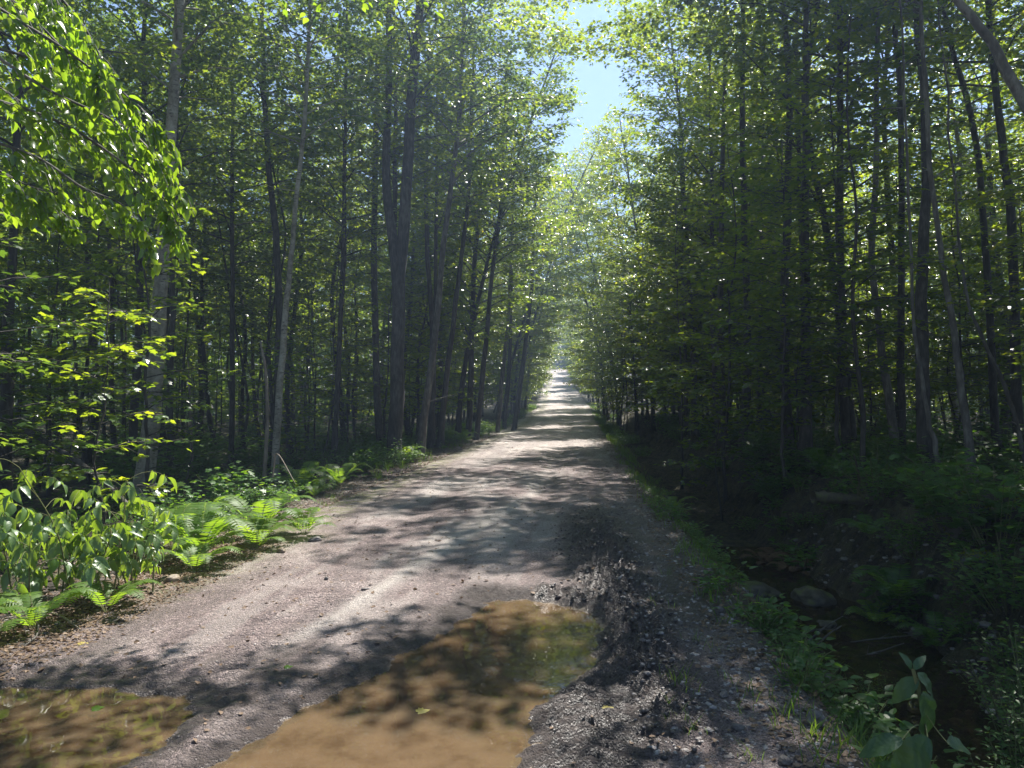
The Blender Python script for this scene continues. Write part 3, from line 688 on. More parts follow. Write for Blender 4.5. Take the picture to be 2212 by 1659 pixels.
# ------------------------------------------------------------------ far wood closing the view (one mass)
def far_wood():
    g = Geo(); r = np.random.default_rng(5)
    n = 170000
    a = r.uniform(-.95, .95, n); d = r.uniform(54, 92, n)
    x = np.sin(a) * d; y = np.cos(a) * d; u = x - xc(y)
    far = np.abs(u) < 9.0; y = np.where(far, r.uniform(205, 225, n), y); x = np.where(far, xc(y) + r.uniform(-16, 16, n), x)
    hh = np.where(far, 24, 17) * (.85 + .25 * fbm(x * .18, y * .18, 2)); z = grade(y) + r.uniform(0, 1, n) ** 1.2 * hh
    leaves(g, np.stack([x, y, z], -1), r.normal(0, 1, (n, 3)) * (1, 1, .4), r.normal(0, 1, (n, 3)), np.where(far, .6, .42) * r.uniform(.6, 1.3, n), MAPLO)
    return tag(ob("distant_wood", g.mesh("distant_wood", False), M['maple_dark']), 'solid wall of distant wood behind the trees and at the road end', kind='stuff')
far_wood()

# ------------------------------------------------------------------ leaning trees that close the gap over the far road
def lean_tree(seed, x, y, H, lean, label, r0=.13):
    z = hz(x, y); r = np.random.default_rng(seed)
    zz = np.array([0, .2, .45, .7, 1.]) * H
    path = np.stack([lean * (zz / H) ** 1.5 * H * .3, r.normal(0, .1, 5) * (zz > 0), zz], -1)
    ms = build_tree(seed, path, r0, .22, 76, 3.6, MAPLO, .12, dens=1.0, dead=2)
    put_tree("maple_tree", (x, y, z), ms, M['bark'], M['maple'], label, 'tree'); occupied.append((x, y))
lean_tree(301, float(xc(50)) - 3.6, 50, 19, 1.15, 'tall tree on the left leaning out over the far road')
lean_tree(302, float(xc(56)) + 4.4, 56, 20, -.7, 'tall tree on the right leaning out over the far road')
lean_tree(303, float(xc(68)) - 3.4, 68, 20, .8, 'tall leafy tree farthest of the leaning ones, left of the road')
lean_tree(304, float(xc(40)) + 5.4, 40, 17, -.35, 'leafy tree on the right bending slightly towards the road gap')

lean_tree(305, float(xc(32)) - 3.7, 32, 17, .85, 'leafy tree on the left reaching over the middle of the road')
lean_tree(306, float(xc(29)) + 5.9, 29, 17.5, -.2, 'leafy tree on the right reaching over the middle of the road')
lean_tree(307, float(xc(47)) + 4.9, 46, 18, -.35, 'tree on the right whose top narrows the strip of sky')
lean_tree(308, float(xc(60)) - 3.4, 60, 21, .95, 'tallest leafy tree over the left side of the far road')
lean_tree(309, float(xc(63)) + 3.9, 63, 21, -.9, 'tallest leafy tree over the right side of the far road')
def high_tree(seed, x, y, H, limbs, label, n=22, crown0=.62, r0=.13):
    r = np.random.default_rng(seed); z = hz(x, y)
    zz = np.array([0, .2, .45, .7, 1.]) * H
    path = np.stack([r.normal(0, .12, 5) * (zz > 0), r.normal(0, .12, 5) * (zz > 0), zz], -1)
    ms = build_tree(seed, path, r0, crown0, n, 3.0, MAPLO, .12, dens=.8, dead=5, low=limbs)
    put_tree("maple_tree", (x, y, z), ms, M['bark'], M['maple'], label, 'tree'); occupied.append((x, y))
for i, (y, u) in enumerate([(12.6, 7.2), (15.6, 6.1), (17.2, 6.2), (20., 5.8), (23.4, 5.9)]):
    H = [13, 14.2, 17, 17.6, 18][i]
    reach = [2.2, 2.8, 3.4, 4.6, 5.2][i]
    lim = [(h, -90 + rng.uniform(-48, 48), reach * rng.uniform(.75, 1.15), rng.uniform(.05, .3)) for h in np.linspace(H * .66, H * .9, 5)]
    high_tree(310 + i, float(xc(y)) + u, y, H, lim, ['nearest', 'second', 'third', 'fourth', 'farthest'][i] + ' of the tall ditch bank trees whose tops spread over the road')
high_tree(320, 6.9, 9.2, 12, [(6.8, -92, 5.6, .18), (7.9, -78, 4.9, .15), (7.4, -108, 4.3, .15), (8.8, -70, 5.2, .15)],
          'tree just outside the right edge whose high limbs shade the puddles', 7, .85)
z_ = [(h, 90 + a, ln, .16) for h, a, ln in ((12.2, -15, 4.6), (13.2, 12, 5.0), (14.2, -5, 5.2), (15.0, 20, 4.6), (15.8, -20, 4.4), (16.4, 5, 4.4))]
high_tree(321, float(xc(26.5)) - 3.7, 26.5, 17.8, z_, 'tall tree on the left whose top limbs reach the strip of sky', 30, .5)
high_tree(322, float(xc(22)) - 3.9, 22, 15.2, z_[:3], 'tall tree left of the road just behind the thickest forked trunk', 26, .5)
for i, (y, sd, ln) in enumerate([(84, -1, .8), (96, 1, -.8), (108, -1, .9), (122, 1, -.8), (140, -1, .9), (165, 1, -.7)]):
    lean_tree(330 + i, float(xc(y)) + sd * 4.0, y, 16 + i % 3, ln, ['first', 'second', 'third', 'fourth', 'fifth', 'last'][i] + ' bright leafy tree arching over the distant road, counted outwards')

# ------------------------------------------------------------------ overhanging branches at upper left
def beech():
    r = np.random.default_rng(41); base = np.array([-4.5, 4.6, hz(-4.5, 4.6)])
    e = thing("beech_tree", base, 'beech whose bright sunlit branches hang in at the upper left', 'tree')
    gt = Geo(); gl = Geo()
    tube(gt, curve([(0, 0, -.1), (.05, 0, 1.5), (.0, .1, 3.2), (.15, 0, 5.5)], 16), np.linspace(.11, .05, 16), 10)
    B = [([(-170, -60), (60, 55), (200, 150), (300, 230), (362, 300)], 3.8),
         ([(-160, 40), (90, 185), (250, 262), (330, 330), (388, 400)], 3.95),
         ([(-160, 170), (100, 250), (250, 340), (345, 420), (376, 500)], 4.05),
         ([(-160, 60), (60, 120), (160, 190), (240, 300), (300, 420)], 4.2),
         ([(-150, -170), (60, -60), (150, 20), (205, 110), (215, 170)], 3.7),
         ([(-150, -120), (0, -20), (90, 60), (150, 130), (190, 200)], 4.0),
         ([(-150, 260), (60, 330), (170, 400), (260, 440), (320, 505)], 4.35),
         ([(-150, 350), (0, 390), (90, 430), (150, 470)], 4.8),
         ([(-160, 120), (0, 190), (80, 260), (120, 330)], 4.4),
         ([(-160, 300), (-20, 360), (60, 400), (130, 415)], 4.6),
         ([(-160, -200), (0, -80), (70, -10), (120, 50)], 4.3)]
    for pts, Y in B:
        W = [at(px, py, Y + .06 * i) - base for i, (px, py) in enumerate(pts)]
        zt = W[0][2] + .5
        P = curve([np.array([.05, 0, max(.8, zt)])] + W, 40); tube(gt, P, np.linspace(.013, .002, 40), 5, False)
        for side in (-1, 1):
            for k in range(12, 40):
                if r.random() < .30: continue
                b = P[k]; T = norm(P[min(k + 1, 39)] - P[k - 1])
                S = norm(np.cross(T, (0, 0, 1))) * side
                tl = r.uniform(.08, .36) * (1 - .45 * (k - 12) / 28)
                d = norm(T * .7 + S * r.uniform(.3, .9) + (0, 0, r.uniform(-.75, -.1)))
                Q = curve([b, b + d * tl * .5, b + d * tl + (0, 0, -.25 * tl)], 6); tube(gt, Q, np.linspace(.0028, .0012, 6), 3, False)
                n = max(3, int(tl / .026)); f = (np.arange(n) + .6) / n
                q = b + (Q[-1] - b) * f[:, None] + r.normal(0, .006, (n, 3))
                sg = np.where(np.arange(n) % 2, 1, -1)[:, None]
                cr = norm(np.cross(d, (0, 0, 1)))
                dd = d * .55 + cr * sg * r.uniform(.3, .8, (n, 1)) + np.array([0, 0, -1]) * r.uniform(.0, 1.1, (n, 1)) + r.normal(0, .28, (n, 3))
                U = np.array([0, 0, 1.0]) + r.normal(0, .55, (n, 3)) + (0, -.25, 0)
                leaves(gl, q, dd, U, .066 * r.uniform(.5, 1.35, n), BEECHL)
    for a_, b_, c_ in (((.1, 0, 4.9), (4.7, 3.7, 6.7), 1), ((.1, 0, 5.2), (3.9, 3.2, 6.8), 1), ((.1, 0, 5.1), (4.3, 2.7, 6.3), 1)):
        spray(gt, gl, a_, b_, .03, r, .02, OV2, .085, 1.0, .8, .5, t0=.5)
    ob("trunk", gt.mesh("trunk"), M['bark_grey'], e); ob("crown", gl.mesh("crown"), M['beech'], e)
    occupied.append((base[0], base[1]))
BEECHL = _ovate(.30, .18, .13)
beech()

# ------------------------------------------------------------------ young maples placed by hand
def sapling(idx, x, y, s, rz, label):
    return plant_tree('s', idx, x, y, s, rz, "maple_sapling", label, None, 'bark', 'maple_dark' if x < 0 and s < .97 else 'maple')  # smaller left saplings get the darker leaf colour to look shaded
for i, (idx, x, y, s, lab) in enumerate([
    (0, -5.5, 7.9, .95, 'young maple with flat sunlit leaf layers below the hanging beech branches'),
    (3, -4.8, 8.8, 1.0, 'small layered maple at the left edge over the drooping shrub'),
    (1, -7.2, 10.4, .85, 'taller young maple spreading in front of the stout pale birch'),
    (3, -5.6, 13.2, .8, 'young maple between the stout birch and the slim birch'),
    (2, 8.3, 10.3, 1.0, 'young maple whose pale glinting leaves hang before the right edge trunks'),
    (4, 6.1, 13.2, 1.0, 'tall young maple with broad dim leaf layers at upper right'),
    (2, 5.2, 14.6, 1.0, 'young maple leaning over the ditch bank in dim layers'),
    (4, 4.9, 17.5, 1.05, 'tall young maple at the middle of the right leaf wall'),
    (2, 4.7, 21., 1.1, 'young maple reaching towards the road where the leaf wall begins'),
    (3, 7.6, 9.3, .95, 'small maple by the right edge with white glinting leaves'),
    (4, 9.4, 12.0, 1.0, 'tall young maple behind the thin bent stem at right'),
    (0, 4.4, 15.9, .9, 'low young maple above the ditch, left of the twin trunks')]):
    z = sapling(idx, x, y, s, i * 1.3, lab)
    if 'group' in z: del z['group']

# ------------------------------------------------------------------ drooping shrub with compound leaves, lower left
def compound_shrub(seed, loc, n, spread, hr, label, size=.135):
    r = np.random.default_rng(seed); e = thing("ash_shrub", loc, label, 'shrub'); gs = Geo(); gl = Geo()
    for k in range(n):
        bx, by = r.uniform(-spread[0], spread[0]), r.uniform(-spread[1], spread[1]); h = r.uniform(*hr)
        lean = np.array([r.normal(0, .16), r.normal(-.06, .12), 0]) * h
        P = curve([(bx * .75, by * .75, -.05 + hz(loc[0] + bx, loc[1] + by) - loc[2]), np.array([bx * .9, by * .9, h * .5]) + lean * .3, np.array([bx, by, h]) + lean], 14)
        tube(gs, P, np.linspace(.008, .003, 14), 5)
        m = int(4 + h * 5.5); a = r.uniform(0, 6.28)
        for j in range(m):
            b = P[min(13, int(4 + 10 * (j + .5) / m))] ; a += 2.2 + r.normal(0, .5)
            pl = r.uniform(.12, .27); d = np.array([math.cos(a), math.sin(a), r.uniform(.25, .9)]); d = norm(d)
            tip = b + d * pl * np.array([1, 1, .8]); tip2 = tip + np.array([d[0], d[1], -.5]) * .10
            Q = curve([b, (b + tip) / 2 + (0, 0, .03), tip, tip2], 9); tube(gs, Q, np.linspace(.0028, .0015, 9), 4, False)
            h2 = norm(np.array([d[0], d[1], 0])); c2 = np.array([-h2[1], h2[0], 0])
            pos = []; dr = []
            for f, i0 in ((0, 8), (1, 7), (2, 5)):
                if f == 0: pos.append(Q[i0]); dr.append(h2 * .8 + (0, 0, -.8))
                else:
                    for sgn in (-1, 1): pos.append(Q[i0]); dr.append(h2 * (.5 - .25 * f) + c2 * sgn * r.uniform(.5, .9) + (0, 0, -r.uniform(.25, .9)))
            pos = np.array(pos); dr = np.array(dr) + r.normal(0, .12, (len(pos), 3))
            leaves(gl, pos, dr, h2 * .6 + np.array([0, 0, .8]) + r.normal(0, .2, (len(pos), 3)), size * r.uniform(.45, 1.15) * r.uniform(.8, 1.1, len(pos)), BIGOV)
    ob("stems", gs.mesh("stems"), M['herbstem'], e); ob("foliage", gl.mesh("foliage"), M['ash'], e)
M['herbstem'] = bark_mat("green_stem", [(.3, (.09, .12, .03)), (.7, (.16, .15, .06))], (6, 6, 6), .1)
compound_shrub(51, (-3.72, 6.1, hz(-3.72, 6.1)), 15, (.62, .45), (.55, 1.1), 'sunlit shrub of drooping compound leaves at lower left beside the road')
compound_shrub(52, (-3.05, 6.35, hz(-3.05, 6.35)), 6, (.28, .25), (.35, .95), 'smaller drooping shrub with an arching top between the big one and the ferns', .12)

# ------------------------------------------------------------------ ferns
def fern_proto(seed, n, L, brown=False):
    r = np.random.default_rng(seed); gl = Geo(); gs = Geo()
    for k in range(n):
        a = k * 2.4 + r.normal(0, .3); l = L * r.uniform(.7, 1.15); up = r.uniform(.55, 1.0)
        h = np.array([math.cos(a), math.sin(a), 0])
        P = curve([(0, 0, 0), h * l * .3 + (0, 0, l * .5 * up), h * l * .68 + (0, 0, l * .68 * up), h * l * 1.0 + (0, 0, l * .5 * up)], 26)
        tube(gs, P, np.linspace(.003, .001, 26), 3, False)
        i = np.arange(4, 26); f = (i - 4) / 21; w = l * .24 * np.sin(np.clip(.14 + f * .86, 0, 1) * math.pi) ** .8 * (1 - .25 * f) + .008
        T = norm(np.gradient(P, axis=0))[i]; c = np.cross(T, np.cross(h, (0, 0, 1)) * 0 + (0, 0, 1)); c = norm(np.cross(T, norm(np.cross(np.array([-h[1], h[0], 0]), T)))) 
        nrm = norm(np.cross(T, c)); nrm *= np.sign(nrm[:, 2:3] + 1e-6)
        for sg in (-1, 1):
            leaves(gl, P[i], c * sg + T * .35 + r.normal(0, .05, T.shape), nrm, w * r.uniform(.9, 1.1, len(i)), PINNA)
    return gs.mesh("stalks"), gl.mesh("fronds", False)
fps = [fern_proto(61, 9, .55), fern_proto(62, 12, .70), fern_proto(63, 7, .42)]
fern_first = {}
def fern(k, x, y, s, rz, label, group=None, leaf='fern'):
    key = (k, leaf)
    if key not in fern_first:
        e = thing("fern", (x, y, hz(x, y) - .01), label, 'fern', group, rz, s)
        a, b = fps[k]
        if leaf != 'fern': a, b = a.copy(), b.copy()
        ob("stalks", a, M['herbstem'], e); ob("fronds", b, M[leaf], e); fern_first[key] = e; return e
    return copy_tree(fern_first[key], (x, y, hz(x, y) - .01), rz, (s, s, s), label, group)
for i, (k, x, y, s, lab) in enumerate([
    (1, -3.15, 7.7, .95, 'sunlit fern right of the drooping shrub'),
    (0, -2.75, 8.2, 1.0, 'sunlit fern at the road edge in the middle of the bright clump'),
    (1, -2.95, 8.9, .95, 'tall sunlit fern at the back of the bright clump'),
    (0, -2.45, 9.0, .9, 'fern ending the bright clump towards the dark verge'),
    (2, -2.95, 7.1, 1.0, 'low fern at the foot of the small drooping shrub'),
    (1, -3.6, 8.1, .9, 'shaded fern behind the bright roadside clump'),
    (0, -3.35, 5.35, .85, 'low fern in front of the drooping shrub, near the fallen twigs'),
    (2, -3.65, 5.0, 1.0, 'small fern at the left picture edge above the fallen twigs'),
    (2, -3.05, 5.75, .9, 'little fern beneath the front of the drooping shrub'),
    (2, 2.75, 13.2, 1.1, 'sunlit fern beside the ditch right of the road'),
    (0, 4.1, 8.6, .8, 'fern hanging from the far ditch bank'),]):
    fern(k, x, y, s, i * 1.7, lab)
rf = np.random.default_rng(66)
for i in range(30):
    y = 9.5 + 30 * rf.random() ** 1.4; u = -rf.uniform(2.7, 4.4); x = float(xc(y)) + u
    fern(int(rf.integers(0, 3)), x, y, rf.uniform(.6, 1.0), rf.uniform(0, 6), 'fern in the verge along the left side of the road', 'ferns along the left verge')
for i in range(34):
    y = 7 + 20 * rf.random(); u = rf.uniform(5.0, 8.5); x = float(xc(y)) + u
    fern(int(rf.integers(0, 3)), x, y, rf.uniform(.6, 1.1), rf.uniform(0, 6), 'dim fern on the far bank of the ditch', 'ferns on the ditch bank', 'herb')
for i, (x, y) in enumerate([(3.9, 11.8), (4.3, 12.3), (4.15, 11.2)]):
    fern(0, x, y, .8, i * 2., 'withered brown fern on the ditch bank', 'withered ferns', 'bfrond')

# ------------------------------------------------------------------ leafy bushes and herbs
def bush_proto(seed, n, h, w_, size, tpl, per=16):
    r = np.random.default_rng(seed); gs = Geo(); gl = Geo()
    for k in range(n):
        a = r.uniform(0, 6.28); rr = w_ * r.random() ** .5; hh = h * r.uniform(.45, 1.1) * (1 - .35 * rr / w_)
        P = curve([(rr * .3 * math.cos(a), rr * .3 * math.sin(a), -.04), (rr * .7 * math.cos(a), rr * .7 * math.sin(a), hh * .55), (rr * math.cos(a) * 1.1, rr * math.sin(a) * 1.1, hh)], 8)
        tube(gs, P, np.linspace(.005, .002, 8), 4, False)
        m = per; i = 2 + (np.arange(m) * 6 // m); az = np.arange(m) * 2.4 + a
        d = np.stack([np.cos(az), np.sin(az), r.uniform(-.3, .5, m)], -1)
        leaves(gl, P[i] + d * r.uniform(.01, size * 1.2, (m, 1)), d, np.stack([r.normal(0, .3, m), r.normal(0, .3, m), np.ones(m)], -1), size * r.uniform(.6, 1.2, m), tpl)
    return gs.mesh("stems"), gl.mesh("foliage", False)
bps = [bush_proto(71, 26, .75, .55, .085, MAPLE, 16), bush_proto(72, 34, .55, .6, .060, OV2, 18), bush_proto(73, 30, .95, .5, .042, OV3, 30),
       bush_proto(74, 9, .26, .16, .075, OV2, 9), bush_proto(75, 12, .20, .2, .05, OV2, 9)]
bf = {}
def bush(k, x, y, s, rz, name, label, cat, group=None, leaf='herb', dz=0.):
    key = (k, name, leaf)
    if key not in bf:
        e = thing(name, (x, y, hz(x, y) + dz), label, cat, group, rz, s); a, b = bps[k]
        if any(q[0] == k for q in bf): a, b = a.copy(), b.copy()
        ob("stems", a, M['herbstem'], e); ob("foliage", b, M[leaf], e); bf[key] = e; return e
    return copy_tree(bf[key], (x, y, hz(x, y) + dz), rz, (s, s, s), label, group)
rb = np.random.default_rng(77)
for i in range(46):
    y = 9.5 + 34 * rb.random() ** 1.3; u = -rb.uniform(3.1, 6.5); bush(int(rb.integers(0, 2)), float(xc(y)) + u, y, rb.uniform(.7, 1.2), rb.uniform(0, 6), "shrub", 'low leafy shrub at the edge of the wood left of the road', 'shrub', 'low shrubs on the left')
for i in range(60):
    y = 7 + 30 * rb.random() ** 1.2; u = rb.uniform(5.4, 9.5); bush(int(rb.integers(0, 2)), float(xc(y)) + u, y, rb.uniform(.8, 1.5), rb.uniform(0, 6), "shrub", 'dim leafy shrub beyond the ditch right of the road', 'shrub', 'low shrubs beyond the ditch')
for i in range(24):
    y = 20 + 60 * rb.random(); u = rb.uniform(2.9, 4.4); bush(int(rb.integers(0, 2)), float(xc(y)) + u, y, rb.uniform(.6, 1.1), rb.uniform(0, 6), "shrub", 'leafy shrub along the right edge of the far road', 'shrub', 'shrubs along the far right edge')
for i in range(18):
    y = 30 + 60 * rb.random(); u = -rb.uniform(2.8, 3.6); bush(int(rb.integers(0, 2)), float(xc(y)) + u, y, rb.uniform(.6, 1.1), rb.uniform(0, 6), "shrub", 'sunlit shrub along the left edge of the far road', 'shrub', 'shrubs along the far left edge', 'fern')
for i in range(46):
    y = 2.4 + 12 * rb.random() ** 1.3; u = rb.uniform(2.75, 3.5) if y < 5 else rb.uniform(2.5, 3.3); bush(3 + int(rb.integers(0, 2)), float(xc(y)) + u, y, rb.uniform(.6, 1.2), rb.uniform(0, 6), "weed", 'leafy green weed on the slope between road and ditch', 'weed', 'weeds on the ditch slope')
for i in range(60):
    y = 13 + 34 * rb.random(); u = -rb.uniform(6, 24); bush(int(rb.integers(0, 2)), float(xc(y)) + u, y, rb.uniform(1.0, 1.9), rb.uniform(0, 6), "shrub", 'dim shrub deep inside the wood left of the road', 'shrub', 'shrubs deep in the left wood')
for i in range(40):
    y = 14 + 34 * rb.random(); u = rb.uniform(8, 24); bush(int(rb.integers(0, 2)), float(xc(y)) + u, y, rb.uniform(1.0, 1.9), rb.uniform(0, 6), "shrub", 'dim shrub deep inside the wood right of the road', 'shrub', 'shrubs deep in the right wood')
for i in range(50):
    y = 4.5 + 12 * rb.random(); u = rb.uniform(4.7, 6.4); bush(3 + int(rb.integers(0, 2)), float(xc(y)) + u, y, rb.uniform(.9, 1.7), rb.uniform(0, 6), "weed", 'small leafy weed on the steep far bank of the ditch', 'weed', 'weeds on the far ditch bank')
rw = np.random.default_rng(79)
for i in range(34):
    y = 2.5 + 3.2 * rw.random(); x = float(xc(y)) + rw.uniform(2.7, 3.6)
    bush(3 + int(rw.integers(0, 2)), x, y, rw.uniform(.8, 1.35), rw.uniform(0, 6), "weed", 'broad leaved weed around the dock at the lower right', 'weed', 'weeds around the dock')
for i, (k, x, y, s, lab) in enumerate([
    (2, 2.75, 4.15, .95, 'small leaved bush catching light beside the ditch water at right'),
    (2, 3.35, 4.9, 1.15, 'small leaved bush at the right picture edge over the ditch'),
    (2, 3.05, 3.5, .8, 'small leaved bush lowest in the right corner'),
    (2, 3.75, 5.5, 1.0, 'tall loose bush standing in the ditch by the right edge'),
    (1, 2.55, 3.2, .8, 'broad leaved bush behind the big dock leaves'),
    (2, 3.0, 6.3, .45, 'tiny leafy plant standing alone in the ditch water')]):
    bush(k, x, y, s, i * 1.1, "shrub", lab, 'shrub')

# large leaved dock by the camera
def dock():
    x, y = 1.62, 2.95; base = np.array([x, y, hz(x, y)]); r = np.random.default_rng(81)
    e = thing("dock_plant", base, 'dock with very large leaves in the lower right corner', 'plant')
    gs = Geo(); top = at(1965, 1440, 3.0) - base
    P = curve([(0, 0, -.05), top * .5 + (.02, 0, 0), top], 10); tube(gs, P, np.linspace(.006, .003, 10), 6)
    nu, nv = 13, 24; vv = np.linspace(0, 1, nv); wv = .27 * np.sin(np.pi * np.clip(vv * .93 + .04, 0, 1)) ** .75 * (1.12 - .45 * vv)
    wv = wv * (1 + .05 * np.sin(vv * 40)); uu = np.linspace(-1, 1, nu); UU, VV = np.meshgrid(uu, vv)
    vein = .022 * np.abs(np.sin((VV - np.abs(UU) * .13) * math.pi * 9)) * (np.abs(UU) * (1.2 - np.abs(UU)) * 2)
    XX = UU * wv[:, None]; ZZ = -.38 * VV ** 2 + .16 * np.abs(UU) ** .7 * wv[:, None] - vein + .02 * np.sin(VV * 17 + UU * 3) * np.abs(UU)
    ii = np.arange(nv - 1)[:, None] * nu; jj = np.arange(nu - 1)[None]
    LF = (np.stack([XX, VV, ZZ], -1).reshape(-1, 3), np.stack([ii + jj, ii + jj + 1, ii + nu + jj + 1, ii + nu + jj], -1).reshape(-1, 4))
    spec = [((1985, 1490), (30, 0, -100), .24, 2.95), ((1995, 1585), (-60, 0, -75), .24, 2.85), ((1975, 1460), (-45, 10, -40), .14, 3.0), ((1975, 1450), (60, 0, -50), .13, 3.0),
            ((1962, 1440), (-30, 0, 80), .07, 3.0), ((1968, 1440), (50, 0, 70), .07, 3.0), ((1940, 1590), (-80, 20, -25), .16, 2.8), ((2040, 1600), (80, 30, -10), .15, 2.85)]
    for i, ((px, py), d, L, Y) in enumerate(spec):
        g = Geo(); q = at(px, py, Y) - base; leaves(g, [q], [d], [[.1 * (-1) ** i, -.55, .8]], [L], LF)
        tube(gs, curve([P[min(9, 5 + i % 5)], (P[6] + q) / 2 + (0, 0, .02), q], 6), np.linspace(.003, .002, 6), 4, False)
        me = g.mesh("leaf"); o = ob("leaf", me, M['dock'], e)
        sb = o.modifiers.new("s", 'SUBSURF'); sb.levels = sb.render_levels = 1
    ob("stem", gs.mesh("stem"), M['herbstem'], e)
dock()

# ------------------------------------------------------------------ uncountable cover
def ground_cover():
    g = Geo(); r = np.random.default_rng(91)
    for side, n in ((-1, 26000), (1, 26000)):
        y = 3 + 52 * r.random(n) ** 1.3; u = np.where(side < 0, -r.uniform(3.0, 17, n), r.uniform(5.4, 18, n)); x = xc(y) + u
        keep = fbm(x * .8, y * .8, 3) > -.12; x, y = x[keep], y[keep]
        z = height(x, y) + .04 + .28 * r.random(len(x)) ** 1.6; m = len(x)
        a = r.uniform(0, 6.28, m)
        leaves(g, np.stack([x, y, z], -1), np.stack([np.cos(a), np.sin(a), r.normal(-.1, .25, m)], -1), np.stack([r.normal(0, .35, m), r.normal(0, .35, m), np.ones(m)], -1), r.uniform(.05, .11, m), MAPLO)
    return tag(ob("ground_cover", g.mesh("ground_cover", False), M['herb']), 'seedlings and low green leaves covering the forest floor', kind='stuff')
ground_cover()
def litter():
    g = Geo(); r = np.random.default_rng(92); n = 110000
    y = 1.8 + 34 * r.random(n) ** 1.8; s = r.random(n)
    u = np.where(s < .42, -2.35 - 5 * r.random(n) ** 1.6, np.where(s < .97, 2.3 + 7 * r.random(n), r.uniform(-2.4, 2.4, n))); x = xc(y) + u
    p = np.where((y < 8) & (x < 2) & (x > -5), 0, 9.); mk = p == 0; p[mk] = pud(x[mk], y[mk]); k = p > .05; x, y = x[k], y[k]
    z = height(x, y) + .006; m = len(x); a = r.uniform(0, 6.28, m)
    k = z > -.87
    leaves(g, np.stack([x, y, z], -1)[k], np.stack([np.cos(a), np.sin(a), r.normal(0, .2, m)], -1)[k], np.stack([r.normal(0, .4, m), r.normal(0, .4, m), np.ones(m)], -1)[k], r.uniform(.015, .05, m)[k], OV2)
    n = 16000; y = r.uniform(3.4, 8.5, n); x = xc(y) - 1.75 - .9 * r.random(n) ** .6; k = pud(x, y) > .06; x, y = x[k], y[k]; n = len(x); a = r.uniform(0, 6.28, n)
    leaves(g, np.stack([x, y, height(x, y) + .004], -1), np.stack([np.cos(a), np.sin(a), r.normal(.05, .2, n)], -1), np.stack([r.normal(0, .4, n), r.normal(0, .4, n), np.ones(n)], -1), .012 + .03 * r.random(n) ** 2, OV2)
    return tag(ob("leaf_litter", g.mesh("leaf_litter", False), M['dead']), 'brown dead leaves lying on the verges and forest floor', kind='stuff')
litter()
def grass():
    g = Geo(); r = np.random.default_rng(93); PP = []
    def tufts(n, ys, us, hmul, cl=7):
        y = ys[0] + (ys[1] - ys[0]) * r.random(n) ** 1.5; u = r.uniform(us[0], us[1], n); x = xc(y) + u
        kk = fbm(x * 1.1, y * .7, 3) > -.05; x, y = x[kk], y[kk]; n = len(x)
        for c in range(cl):
            xx = x + r.normal(0, .03, n); yy = y + r.normal(0, .03, n); a = r.uniform(0, 6.28, n)
            leaves(g, np.stack([xx, yy, height(xx, yy) - .005], -1), np.stack([np.cos(a) * .5, np.sin(a) * .5, np.ones(n)], -1) , np.stack([np.cos(a) , np.sin(a), -.4 * np.ones(n)], -1) * -1, hmul * r.uniform(.4, 1.2, n), BLADE)
    tufts(1100, (2.4, 22), (2.45, 3.8), .17, 7)
    tufts(260, (4.2, 24), (-2.75, -2.35), .10, 8)
    tufts(200, (5.5, 14), (-2.4, -2.1), .05, 8)
    tufts(60, (2.2, 7), (1.7, 2.6), .12, 8)
    tufts(500, (22, 90), (2.6, 3.4), .3, 9); tufts(400, (14, 90), (-3.2, -2.6), .25, 9)
    return tag(ob("grass", g.mesh("grass", False), M['grass']), 'thin grass along both edges of the road', kind='stuff')
grass()
_t = (1 + 5 ** .5) / 2
ICO = (norm(np.array([(-1, _t, 0), (1, _t, 0), (-1, -_t, 0), (1, -_t, 0), (0, -1, _t), (0, 1, _t), (0, -1, -_t), (0, 1, -_t), (_t, 0, -1), (_t, 0, 1), (-_t, 0, -1), (-_t, 0, 1)])),
       np.array([(0, 11, 5), (0, 5, 1), (0, 1, 7), (0, 7, 10), (0, 10, 11), (1, 5, 9), (5, 11, 4), (11, 10, 2), (10, 7, 6), (7, 1, 8), (3, 9, 4), (3, 4, 2), (3, 2, 6), (3, 6, 8), (3, 8, 9), (4, 9, 5), (2, 4, 11), (6, 2, 10), (8, 6, 7), (9, 8, 1)]))
def lumps(g, x, y, s, r, flat=.6, sink=.25, jit=.22):
    n = len(x); V, F = ICO
    W = V[None] * (1 + r.uniform(-jit, jit, (n, 12, 1))) * (s[:, None] * np.stack([r.uniform(.8, 1.4, n), r.uniform(.7, 1.1, n), r.uniform(flat * .7, flat * 1.3, n)], -1))[:, None]
    a = r.uniform(0, 6.28, n); c, sn = np.cos(a)[:, None], np.sin(a)[:, None]
    X = W[..., 0] * c - W[..., 1] * sn + x[:, None]; Y = W[..., 0] * sn + W[..., 1] * c + y[:, None]; Z = W[..., 2] + (height(x, y) + s * (flat * .9 - sink))[:, None]
    g.add(np.stack([X, Y, Z], -1).reshape(-1, 3), (F[None] + (np.arange(n) * 12)[:, None, None]).reshape(-1, 3))
